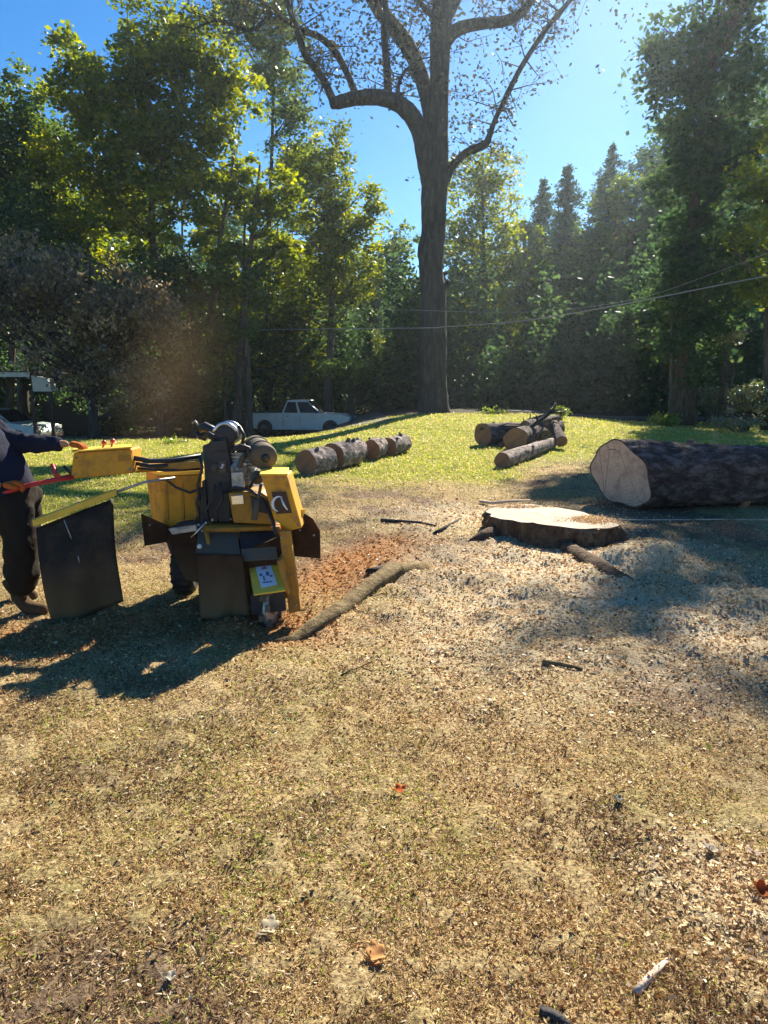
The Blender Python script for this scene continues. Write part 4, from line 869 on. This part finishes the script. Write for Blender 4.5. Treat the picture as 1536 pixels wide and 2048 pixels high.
    m = mb(); m.slab([(500, 992), (544, 1004), (545, 1030), (505, 1022)], 4.785, .012); m.build('cover', BLK, gc, .004)
    # belt guard of the cutter arm
    m = mb(); m.slab([(521, 950), (574, 950), (604, 1056), (578, 1062), (548, 1040)], 4.58, .26); bg_ = m.build('belt_guard', YEL, root, .01)
    m = mb(); m.prism([P(519, 951, 4.56), P(576, 951, 4.56), P(578, 938, 4.86), P(526, 938, 4.86)], (0, 0, .012)); m.build('top_plate', YELB, bg_, .003)
    m = mb(); m.slab([(543, 984), (572, 983), (584, 1026), (553, 1028)], 4.572, .004); dc = m.build('decal', STK, bg_)
    m = mb(); arc = [P(548 + 13 * math.cos(t) * 1.0 + 10, 1008 + 15 * math.sin(t), 4.567) for t in np.linspace(R(100), R(300), 9)]
    m.tube(arc, [.003, .006, .009, .011, .011, .009, .007, .005, .003], 6); m.tube([P(562, 996, 4.567), P(568, 1010, 4.567), P(575, 1020, 4.567)], [.004, .008, .004], 6); m.build('logo', STW, dc)
    m = mb(); m.slab([(558, 1062), (580, 1062), (602, 1222), (578, 1228)], 4.50, .05); m.build('arm_side_plate', YELD, root, .005)
    # deck and curtain
    m = mb()
    def sheet(mm, tl, tr, br, bl, t=.01): mm.prism([tl, tr, br, bl], (0, 0, -t))
    sheet(m, P(398, 1046, 4.95), P(474, 1047, 4.95), P(480, 1106, 4.62), P(391, 1106, 4.62)); m.build('deck_plate', GRY, root, .002)
    m = mb(); sheet(m, P(476, 1040, 4.93), P(548, 1034, 4.93), P(552, 1094, 4.66), P(482, 1099, 4.66)); m.build('deck_plate', BLK, root, .002)
    m = mb(); sheet(m, P(482, 1098, 4.66), P(552, 1093, 4.66), P(556, 1116, 4.60), P(484, 1121, 4.60)); m.build('deck_lip', GRY, root, .002)
    m = mb(); m.ball(P(399, 1093, 4.63), .018, 10); m.build('lamp', AMB, root)
    # hanging front curtain, slightly wavy
    def curtain(tl, tr, br, bl, name, mat, wave, par, nx=16, ny=14, th=.012, bulge=0):
        V = []
        for j in range(ny + 1):
            for i in range(nx + 1):
                f, h = i / nx, j / ny; p = tl.lerp(tr, f).lerp(bl.lerp(br, f), h); p = p + Vector((0, 1, 0)) * (wave * (math.sin(f * 7 + h * 2.5) + .5 * math.sin(f * 15 + h * 5)) * h - bulge * math.sin(math.pi * h) * math.sin(math.pi * (.2 + .6 * f))) + Vector((0, 0, 0)); V.append(tuple(p - o))
        Fq = [(j * (nx + 1) + i, j * (nx + 1) + i + 1, (j + 1) * (nx + 1) + i + 1, (j + 1) * (nx + 1) + i) for j in range(ny) for i in range(nx)]
        q = link(name, np_mesh(name, np.array(V), np.array(Fq), None, True), mat, par); s = q.modifiers.new('thick', 'SOLIDIFY'); s.thickness = th; return q
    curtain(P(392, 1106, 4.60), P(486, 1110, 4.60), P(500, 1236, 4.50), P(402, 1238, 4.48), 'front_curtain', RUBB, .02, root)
    # tilted cutter cover with warning sticker
    tl, tr, br, bl = P(496, 1124, 4.74), P(553, 1117, 4.74), P(571, 1180, 4.36), P(507, 1189, 4.34)
    nrm = (tr - tl).cross(bl - tl).normalized(); nrm = nrm if nrm.z > 0 else -nrm
    m = mb(); m.prism([tl, tr, br, bl], -nrm * .012); cv = m.build('cutter_cover', YELB, root, .003)
    def on(u, v): return tl.lerp(tr, u).lerp(bl.lerp(br, u), v) + nrm * .002
    m = mb(); m.prism([on(.22, .18), on(.74, .14), on(.80, .82), on(.28, .86)], nrm * .001); sk = m.build('warning_sticker', STW, cv)
    m = mb(); m.prism([on(.40, .32) + nrm * .002, on(.50, .17) + nrm * .002, on(.62, .31) + nrm * .002], nrm * .001); m.build('warning_triangle', STP, sk)
    m = mb()
    for u, v, w_, h_ in ((.30, .44, .10, .07), (.52, .40, .10, .12), (.40, .52, .05, .14), (.62, .52, .1, .05), (.36, .70, .3, .03)): m.prism([on(u, v) + nrm * .002, on(u + w_, v) + nrm * .002, on(u + w_, v + h_) + nrm * .002, on(u, v + h_) + nrm * .002], nrm * .001)
    m.build('pictogram', STB, sk)
    m = mb(); m.slab([(500, 1190), (568, 1182), (572, 1222), (503, 1230)], 4.42, .03); m.build('wheel_guard', BLK, root, .004)
    m = mb(); m.slab([(553, 1122), (562, 1120), (578, 1190), (571, 1184)], 4.40, .3); m.build('cutter_side_cover', YELD, root, .003)
    # cutting wheel, axis across
    c = P(543, 1226, 4.42); c = P(543, 1226, 4.50); c.z = .10; ax = Vector((.985, -.17, 0)).normalized(); m = mb(); m.cyl(c - ax * .014, c + ax * .014, .14, 40); m.cyl(c - ax * .04, c + ax * .04, .05, 20)
    cw = m.build('cutting_wheel', MTL, root, .003); m = mb()
    for k in range(14):
        t = k * 2 * math.pi / 14; d = (Vector((0, 0, 1)) * math.cos(t) + Vector((-ax.y, ax.x, 0)) * math.sin(t)); m.box(c + d * .14 + ax * (.022 if k % 2 else -.022), (.03, .045, .05), Matrix.Rotation(-t, 3, 'X'))
    m.build('cutting_tooth', GRY, cw)
    # control console and handle
    m = mb(); m.slab([(146, 906), (262, 897), (268, 946), (140, 958)], 4.78, .2); cs = m.build('control_console', YEL, root, .012)
    m = mb(); m.prism([P(143, 905, 4.76), P(264, 896, 4.76), P(262, 890, 4.99), P(148, 899, 4.99)], (0, 0, .01)); m.build('top_plate', YELB, cs, .002)
    m = mb(); m.slab([(236, 912), (262, 909), (264, 920), (238, 923)], 4.765, .01); m.build('latch', YELD, cs)
    for px, py in ((205, 885), (222, 882)):
        m = mb(); m.tube([P(px, 900, 4.85), P(px + 3, py, 4.85)], .007, 6); m.ball(P(px + 3, py, 4.85), .018, 10); m.build('lever', REDP, cs)
    m = mb(); m.tube([P(262, 915, 4.82), P(300, 922, 4.85), P(345, 921, 4.95), P(402, 912, 5.0)], .018, 10); m.tube([P(262, 925, 4.84), P(300, 932, 4.86), P(350, 930, 4.96), P(404, 925, 5.0)], .014, 10); m.tube([P(264, 935, 4.86), P(330, 941, 4.9), P(404, 938, 4.98)], .01, 8); m.build('hydraulic_line', BLK, cs)
    m = mb(); m.slab([(268, 930), (400, 922), (402, 936), (270, 946)], 4.92, .05); m.build('console_arm', YELD, root, .006)
    m = mb(); m.tube([P(-60, 1010, 4.5), P(0, 988, 4.55), P(60, 970, 4.62), P(110, 960, 4.7), P(146, 955, 4.78)], .016, 10); m.tube([P(-60, 1000, 4.6), P(10, 980, 4.64), P(80, 965, 4.7), P(146, 950, 4.8)], .012, 8); m.build('red_hose', REDP, root)
    m = mb(); m.tube([P(104, 928, 4.74), P(112, 950, 4.72), P(124, 958, 4.72)], [.012, .018, .012], 8); m.build('grip', REDP, root)
    m = mb(); m.tube([P(128, 932, 4.8), P(138, 944, 4.79), P(150, 950, 4.8)], .01, 8); m.build('handle', BLK, root)
    # side curtain on its yellow bar
    A, B_ = P(66, 1046, 4.45), P(232, 984, 4.78); m = mb(); d = (B_ - A).normalized(); u = Vector((0, 0, 1)); s_ = d.cross(u).normalized()
    q = [A + u * .022 - s_ * .022, A + u * .022 + s_ * .022, A - u * .022 + s_ * .022, A - u * .022 - s_ * .022]; m.prism(q, B_ - A); m.build('curtain_bar', YELB, root, .004)
    m = mb(); m.tube([B_ - d * .02, P(290, 964, 4.85), P(350, 956, 4.95)], .010, 8); m.build('support_rod', MTL, root)
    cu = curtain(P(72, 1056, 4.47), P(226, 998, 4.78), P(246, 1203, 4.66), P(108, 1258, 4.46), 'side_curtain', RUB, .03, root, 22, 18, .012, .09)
    m = mb(); m.tube([P(128, 1040, 4.50), P(136, 1060, 4.485), P(143, 1078, 4.47)], .004, 6); m.tube([P(156, 1112, 4.46), P(159, 1126, 4.46)], .004, 6); m.build('scratch', MTL, cu)
grinder()

# ------------------------------------------------------------------ operator
def skin_chain(name, verts, edges, radii, mat, parent, root_i=0, sub=2):
    me = bpy.data.meshes.new(name); me.from_pydata([tuple(Vector(v) - parent.location) for v in verts], edges, []); o = link(name, me, mat, parent)
    o.modifiers.new('skin', 'SKIN'); me.skin_vertices.new() if len(me.skin_vertices) == 0 else None
    sv = me.skin_vertices[0].data
    for i, r in enumerate(radii): sv[i].radius = r if isinstance(r, tuple) else (r, r); sv[i].use_root = (i == root_i)
    s = o.modifiers.new('sub', 'SUBSURF'); s.levels = sub; s.render_levels = sub
    for p in me.polygons: p.use_smooth = True
    o.modifiers['skin'].use_smooth_shade = True
    if name in ('shirt', 'trousers'):
        tx = bpy.data.textures.new(name + '_folds', 'CLOUDS'); tx.noise_scale = .09; tx.noise_depth = 2; dm = o.modifiers.new('folds', 'DISPLACE'); dm.texture = tx; dm.strength = .055; dm.mid_level = .5; s.levels = s.render_levels = 3
    return o
def operator():
    Y = 4.72; hip = P(34, 1000, Y); hip.z = .90; x0 = hip.x
    root = empty('person', (x0, Y, 0), 'operator in a navy long-sleeved shirt, dark trousers and orange gloves reaching to the console', 'person')
    ch = Vector((x0 - .36, Y + .02, 1.33)); nk = Vector((x0 - .40, Y, 1.47)); hd = Vector((x0 - .37, Y, 1.63))
    wr = P(138, 888, 4.83); el = P(20, 886, 4.82); shR = Vector((ch.x + .10, Y + .12, 1.35)); wl = P(4, 972, 4.50); elL = Vector((ch.x + .02, 4.46, 1.06)); shL = Vector((ch.x + .03, Y - .19, 1.36))
    fa, fb = gp(48, 1232), gp(88, 1212); fa = Vector((x0 + .02, 4.62, .09)); fb = Vector((x0 - .22, 4.95, .09)); ka = Vector((x0 + .07, 4.60, .50)); kb = Vector((x0 - .07, 4.90, .50))
    ha = hip + Vector((.02, -.10, -.04)); hb = hip + Vector((-.02, .12, -.04))
    V = [hip, hip + Vector((-.14, 0, .2)), ch, nk, hd, hd + Vector((.01, 0, .07)), shR, el, wr, shL, elL, wl, ha, ka, fa, hb, kb, fb]
    Ed = [(0, 1), (1, 2), (2, 3), (3, 4), (4, 5), (2, 6), (6, 7), (7, 8), (2, 9), (9, 10), (10, 11), (0, 12), (12, 13), (13, 14), (0, 15), (15, 16), (16, 17)]
    Rd = [.07, .08, .10, .055, .085, .08, .055, .042, .026, .055, .042, .026, .055, .045, .035, .055, .045, .035]
    skin_chain('body', V, Ed, Rd, SKIN, root)
    # face
    m = MB(root.location); m.tube([hd + Vector((.085, 0, .01)), hd + Vector((.112, 0, -.015)), hd + Vector((.09, 0, -.028))], [.008, .014, .008], 8)
    m.tube([hd + Vector((.082, -.025, -.055)), hd + Vector((.09, 0, -.055)), hd + Vector((.082, .025, -.055))], .006, 6)
    for s in (-1, 1): m.ball(hd + Vector((0, s * .086, -.01)), .026, 8, (1, .4, 1.3))
    m.build('face', SKIN, root); m = MB(root.location)
    for s in (-1, 1): m.ball(hd + Vector((.078, s * .032, .012)), .012, 8)
    m.build('eyes', HAIR, root)
    m = MB(root.location); m.ball(hd + Vector((-.02, 0, .03)), .098, 16, (1.05, .95, .95)); m.build('hair', HAIR, root)
    m = MB(root.location); m.ball(hd + Vector((.0, 0, .075)), .108, 16, (1.05, .95, .75)); m.box(hd + Vector((.13, 0, .075)), (.12, .15, .014)); m.build('cap', CAP, root, .004)
    # clothes
    el2 = el + Vector((0, 0, .0))
    skin_chain('shirt', [hip + Vector((.01, 0, -.20)), hip + Vector((-.12, 0, .16)), ch, nk - Vector((0, 0, .04)), shR, shR.lerp(el, .5) + Vector((0, 0, .01)), el2, el.lerp(wr, .5) + Vector((0, 0, -.006)), el.lerp(wr, .93), shL, elL, elL.lerp(wl, .92)],
               [(0, 1), (1, 2), (2, 3), (2, 4), (4, 5), (5, 6), (6, 7), (7, 8), (2, 9), (9, 10), (10, 11)], [(.23, .22), (.19, .18), (.20, .17), .08, .10, .09, .078, .066, .054, .10, .075, .05], SHIRT, root)
    skin_chain('trousers', [hip + Vector((-.02, 0, .03)), hip + Vector((0, 0, -.03)), ha, ha.lerp(ka, .5), ka, ka.lerp(fa, .5), fa + Vector((0, 0, .05)), hb, hb.lerp(kb, .5), kb, kb.lerp(fb, .5), fb + Vector((0, 0, .05))],
               [(0, 1), (1, 2), (2, 3), (3, 4), (4, 5), (5, 6), (1, 7), (7, 8), (8, 9), (9, 10), (10, 11)], [(.18, .17), .18, .14, .13, .115, .11, .10, .14, .13, .115, .11, .10], PANTS, root, 1)
    for f in (fa, fb): skin_chain('boot', [f + Vector((-.02, 0, .08)), f + Vector((-.02, 0, -.02)), f + Vector((.08, -.01, -.045)), f + Vector((.19, -.03, -.055))], [(0, 1), (1, 2), (2, 3)], [.06, .06, .055, (.035, .05)], BOOT, root, 1)
    # gloved hands closed on the console edge and grip
    for wv, tgt, s in ((wr, P(166, 892, 4.84), 1), (wl, P(30, 966, 4.54), -1)):
        d = (tgt - wv).normalized(); side = d.cross(Vector((0, 0, 1))).normalized(); dn = side.cross(d).normalized() * -1
        if dn.z > 0: dn = -dn
        V = [wv, wv + d * .04, wv + d * .075]; Ed = [(0, 1), (1, 2)]; Rd = [.028, (.036, .026), (.034, .024)]
        for k in range(4):
            f0 = wv + d * .085 + side * (k - 1.5) * .019; i = len(V); L = [.034, .040, .038, .030][k]
            V += [f0, f0 + d * L * .8 + dn * .012, f0 + d * L * .9 + dn * (.012 + L), f0 + d * L * .3 + dn * (.02 + L * 1.1)]; Ed += [(2, i), (i, i + 1), (i + 1, i + 2), (i + 2, i + 3)]; Rd += [.0155, .014, .013, .012]
        i = len(V); t0 = wv + d * .03 - side * .034 * s; V += [t0, t0 + d * .03 - side * .018 * s + dn * .02, t0 + d * .055 - side * .01 * s + dn * .035]; Ed += [(1, i), (i, i + 1), (i + 1, i + 2)]; Rd += [.018, .016, .014]
        skin_chain('glove', V, Ed, Rd, GLOVE, root, 0, 2)
operator()

# ------------------------------------------------------------------ vehicles
def vehicle(name, loc, rz, prof, win, width, wheels, paintm, label, cat, pick=True, wr=.37):
    """side profile in local x (forward), z; extruded across y"""
    root = empty(name, loc, label, cat); root.rotation_euler = (0, 0, rz)
    def side(mb, poly, y0, y1): mb.prism([Vector((x, y0, z)) for x, z in poly], (0, y1 - y0, 0))
    W = width / 2; body = []
    # body outline with wheel arches cut
    low = []
    for cx in sorted(wheels, reverse=True):
        low += [(cx + wr * 1.12 * math.cos(t), wr + wr * 1.12 * math.sin(t)) for t in np.linspace(R(-12), R(192), 12)]
    m = MB(); side(m, prof['body'] + low, -W, W); m.build('body', paintm, root, .03)
    m = MB(); b, t = prof['cab_bot'], prof['cab_top']
    bot = [Vector((x, y, prof['belt'])) for x, y in ((b[0], -W + .04), (b[1], -W + .04), (b[1], W - .04), (b[0], W - .04))]; top = [Vector((x, y, prof['roof'])) for x, y in ((t[0], -W + .2), (t[1], -W + .2), (t[1], W - .2), (t[0], W - .2))]
    m.hull(top, bot); cab = m.build('cab', paintm, root, .04)
    def face(p00, p10, p11, p01, a, b_, c, d):
        def q(u, v): return p00.lerp(p10, u).lerp(p01.lerp(p11, u), v)
        return [q(a, c), q(b_, c), q(b_, d), q(a, d)]
    def pane(pts, nn='window'):
        n_ = (pts[1] - pts[0]).cross(pts[3] - pts[0]).normalized(); ctr = sum(pts, Vector()) / 4; cc = Vector((sum(b) / 2, 0, ctr.z))
        if n_.dot(ctr - cc) < 0: n_ = -n_
        m = MB(); m.prism([p - n_ * .01 for p in pts], n_ * .02); m.build(nn, GLS, cab)
    for s in (0, 1):
        if s == 0: c4 = (bot[0], bot[1], top[1], top[0])
        else: c4 = (bot[3], bot[2], top[2], top[3])
        for u0, u1 in win: pane(face(*c4, u0, u1, .06, .86))
    pane(face(bot[1], bot[2], top[2], top[1], .05, .95, .06, .92), 'windshield'); pane(face(bot[0], bot[3], top[3], top[0], .08, .92, .1, .85), 'rear_window')
    for cx in wheels:
        for s in (-1, 1):
            c = Vector((cx, s * (W - .12), wr)); ax = Vector((0, s, 0)); m = MB(); m.tube([c - ax * .11, c - ax * .10, c + ax * .10, c + ax * .11], [wr * .8, wr, wr, wr * .8], 26); wh = m.build('wheel', TYRE, root)
            m = MB(); m.cyl(c + ax * .105, c + ax * .125, wr * .58, 18); m.build('rim', GRY, wh)
    xf = max(x for x, z in prof['body']); xr = min(x for x, z in prof['body'])
    for s in (-1, 1):
        m = MB(); m.box((xf - .03, s * (W - .2), prof['belt'] - .22), (.1, .3, .16)); m.build('headlight', AMB, root, .02)
        m = MB(); m.box((xr + .02, s * (W - .12), prof['belt'] - .2), (.06, .16, .32)); m.build('tail_light', RED_LAMP, root, .01)
        m = MB(); m.box((b[1] - .25, s * (W + .09), prof['belt'] + .1), (.1, .2, .15)); m.build('mirror', BLK, root, .03)
    for s in (-1, 1):
        m = MB()
        for u0, u1 in win:
            x = b[0] + (b[1] - b[0]) * u0 + .0; m.box((x - .02, s * (W + .001), prof['belt'] - .33), (.012, .006, .6))
        m.box((b[0] + .35, s * (W + .015), prof['belt'] - .13), (.14, .03, .03)); m.build('door_handle', BLK, root)
    m = MB(); m.box((xf + .02, 0, .45), (.12, width * .96, .18)); m.box((xr - .03, 0, .5), (.12, width * .94, .16)); m.build('bumper', GRY, root, .02)
    return root
tp = P(604, 850, 36.5); tz = gz(tp.x, tp.y)
bodyP = dict(body=[(-2.75, .50), (-2.75, 1.13), (.95, 1.15), (2.45, 1.06), (2.72, .95), (2.75, .5), (2.4, .38)], belt=1.12, roof=1.80, cab_bot=(-.85, 1.30), cab_top=(-.55, .45))
tr = vehicle('pickup_truck', (tp.x, tp.y, tz), R(-8), bodyP, [(.06, .42), (.48, .97)], 1.95, (-1.75, 1.75), WHT, 'silver-white pickup truck parked below the lawn in the shade of the trees', 'pickup truck')
m = MB(); m.box((-1.8, 0, 1.142), (1.7, 1.6, .01)); m.build('cargo_bed', BLK, tr)
cpnt = P(14, 850, 28.5)
carP = dict(body=[(-2.3, .45), (-2.35, .92), (-1.8, 1.0), (1.1, .98), (2.15, .85), (2.3, .6), (2.25, .38)], belt=.97, roof=1.50, cab_bot=(-1.9, 1.15), cab_top=(-1.3, .35))
vehicle('parked_car', (cpnt.x - .4, cpnt.y, gz(cpnt.x, cpnt.y)), R(-6), carP, [(.08, .36), (.40, .68), (.72, .96)], 1.8, (-1.4, 1.45), CAR2, 'pale teal car parked in front of the dark shed at the left edge', 'car', wr=.32)
# shed with pale trim
def shed():
    Y = 27.0; a = P(-70, 745, Y); b = P(98, 745, Y); z0 = gz(b.x, Y) ; o = Vector((b.x, Y, z0)); root = empty('shed', o, 'dark open-fronted shed with a pale roof edge at the left', 'shed')
    zt = P(0, 745, Y).z; zf = P(0, 754, Y).z
    m = MB(o); m.box(((a.x + b.x) / 2 - .6, Y + 6.5, (z0 + zf) / 2 + .02), ((b.x - a.x) - .6, .2, zf - z0 - .1)); m.build('wall', SHED, root)
    m = MB(o); m.box(((a.x + b.x) / 2 - .55, Y + 3.3, zt + .02), ((b.x - a.x) + .2, 7.4, .06)); m.build('roof', SHED, root, .01)
    m = MB(o); x1 = P(60, 749, Y - .5).x; m.box(((a.x + x1) / 2, Y - .52, (zt + zf) / 2), (x1 - a.x, .05, zt - zf)); m.build('fascia', FASC, root, .005)
    m = MB(o); m.slab([(62, 751), (94, 757), (104, 783), (66, 783)], Y - .45, .5); m.build('gable_panel', FASC, root, .01)
    for px in (-50, 64, 100): m = MB(o); p = P(px, 780, Y - .3); m.box((p.x, p.y, (z0 + p.z) / 2), (.12, .12, p.z - z0)); m.build('post', SHED, root)
    # cluttered shelf inside the opening
shed()

# ------------------------------------------------------------------ overhead wires
def wire(pts, r, label):
    q = [P(a, b, Y) for a, b, Y in pts]; Q = []
    n = len(q)
    for i in range(n - 1):
        p0, p1, p2, p3 = q[max(i - 1, 0)], q[i], q[i + 1], q[min(i + 2, n - 1)]
        for t in np.linspace(0, 1, 9)[:-1]: Q.append(.5 * ((2 * p1) + (p2 - p0) * t + (2 * p0 - 5 * p1 + 4 * p2 - p3) * t * t + (3 * p1 - p0 - 3 * p2 + p3) * t ** 3))
    Q.append(q[-1]); m = MB(Q[0]); m.tube(Q, r, 6); o = m.build('power_line', WIRE); o.location = Q[0]; return tag(o, label, 'cable', 'overhead cables by the wood edge')
wire([(380, 662, 36), (640, 658, 31), (840, 656, 27.5), (900, 653, 26.6), (1050, 641, 24.5), (1200, 617, 22.6), (1350, 588, 21), (1480, 562, 19.8), (1620, 536, 18.6), (1900, 480, 16.5)],   .018, 'thick pale cable sweeping across the forked trunk and the woods')
wire([(700, 618, 33), (850, 621, 30 - 1.2), (960, 624, 27.5), (1100, 622, 25.5), (1240, 604, 24), (1320, 585, 23), (1480, 527, 21.5), (1620, 474, 20), (1900, 370, 18)],   .008, 'thinner upper cable climbing toward the right edge')

# ------------------------------------------------------------------ air between the camera and the woods
def haze():
    m = bpy.data.materials.new('haze_air'); m.use_nodes = True; n = m.node_tree; n.nodes.clear(); out = n.nodes.new('ShaderNodeOutputMaterial'); v = n.nodes.new('ShaderNodeVolumePrincipled')
    v.inputs['Color'].default_value = (.72, .86, 1, 1); v.inputs['Anisotropy'].default_value = .7; v.inputs['Density'].default_value = .00045; n.links.new(v.outputs[0], out.inputs['Volume'])
    mb = MB(); mb.box((0, 60, 20), (400, 200, 44)); o = mb.build('haze', m); tag(o, 'thin bluish haze filling the air toward the sunny woods', 'haze', kind='stuff')
haze()

# ------------------------------------------------------------------ sawdust in the air above the machine
def dust():
    m = bpy.data.materials.new('airborne_sawdust'); m.use_nodes = True; n = m.node_tree; n.nodes.clear(); out = n.nodes.new('ShaderNodeOutputMaterial'); v = n.nodes.new('ShaderNodeVolumePrincipled')
    v.inputs['Color'].default_value = (.62, .42, .24, 1); v.inputs['Anisotropy'].default_value = .35
    tc = n.nodes.new('ShaderNodeTexCoord'); gr = n.nodes.new('ShaderNodeTexGradient'); gr.gradient_type = 'SPHERICAL'; n.links.new(tc.outputs['Object'], gr.inputs[0])
    ns = N(n, 'ShaderNodeTexNoise', Scale=1.6, Detail=6); n.links.new(tc.outputs['Object'], ns.inputs['Vector'])
    mu = n.nodes.new('ShaderNodeMath'); mu.operation = 'MULTIPLY'; pw = n.nodes.new('ShaderNodeMath'); pw.operation = 'POWER'; pw.inputs[1].default_value = 1.8; n.links.new(gr.outputs['Fac'], pw.inputs[0]); n.links.new(pw.outputs[0], mu.inputs[0]); n.links.new(ns.outputs['Fac'], mu.inputs[1])
    m2 = n.nodes.new('ShaderNodeMath'); m2.operation = 'MULTIPLY'; n.links.new(mu.outputs[0], m2.inputs[0]); m2.inputs[1].default_value = .26; n.links.new(m2.outputs[0], v.inputs['Density']); n.links.new(v.outputs[0], out.inputs['Volume'])
    mb = MB(); mb.ball((0, 0, 0), 1.0, 20); o = mb.build('dust_cloud', m); o.location = P(345, 750, 5.6); o.scale = (.55, .6, 1.05); o.rotation_euler = (0, R(22), 0)
    tag(o, 'brown haze of flung sawdust hanging over the grinder', 'dust', kind='stuff')
dust()
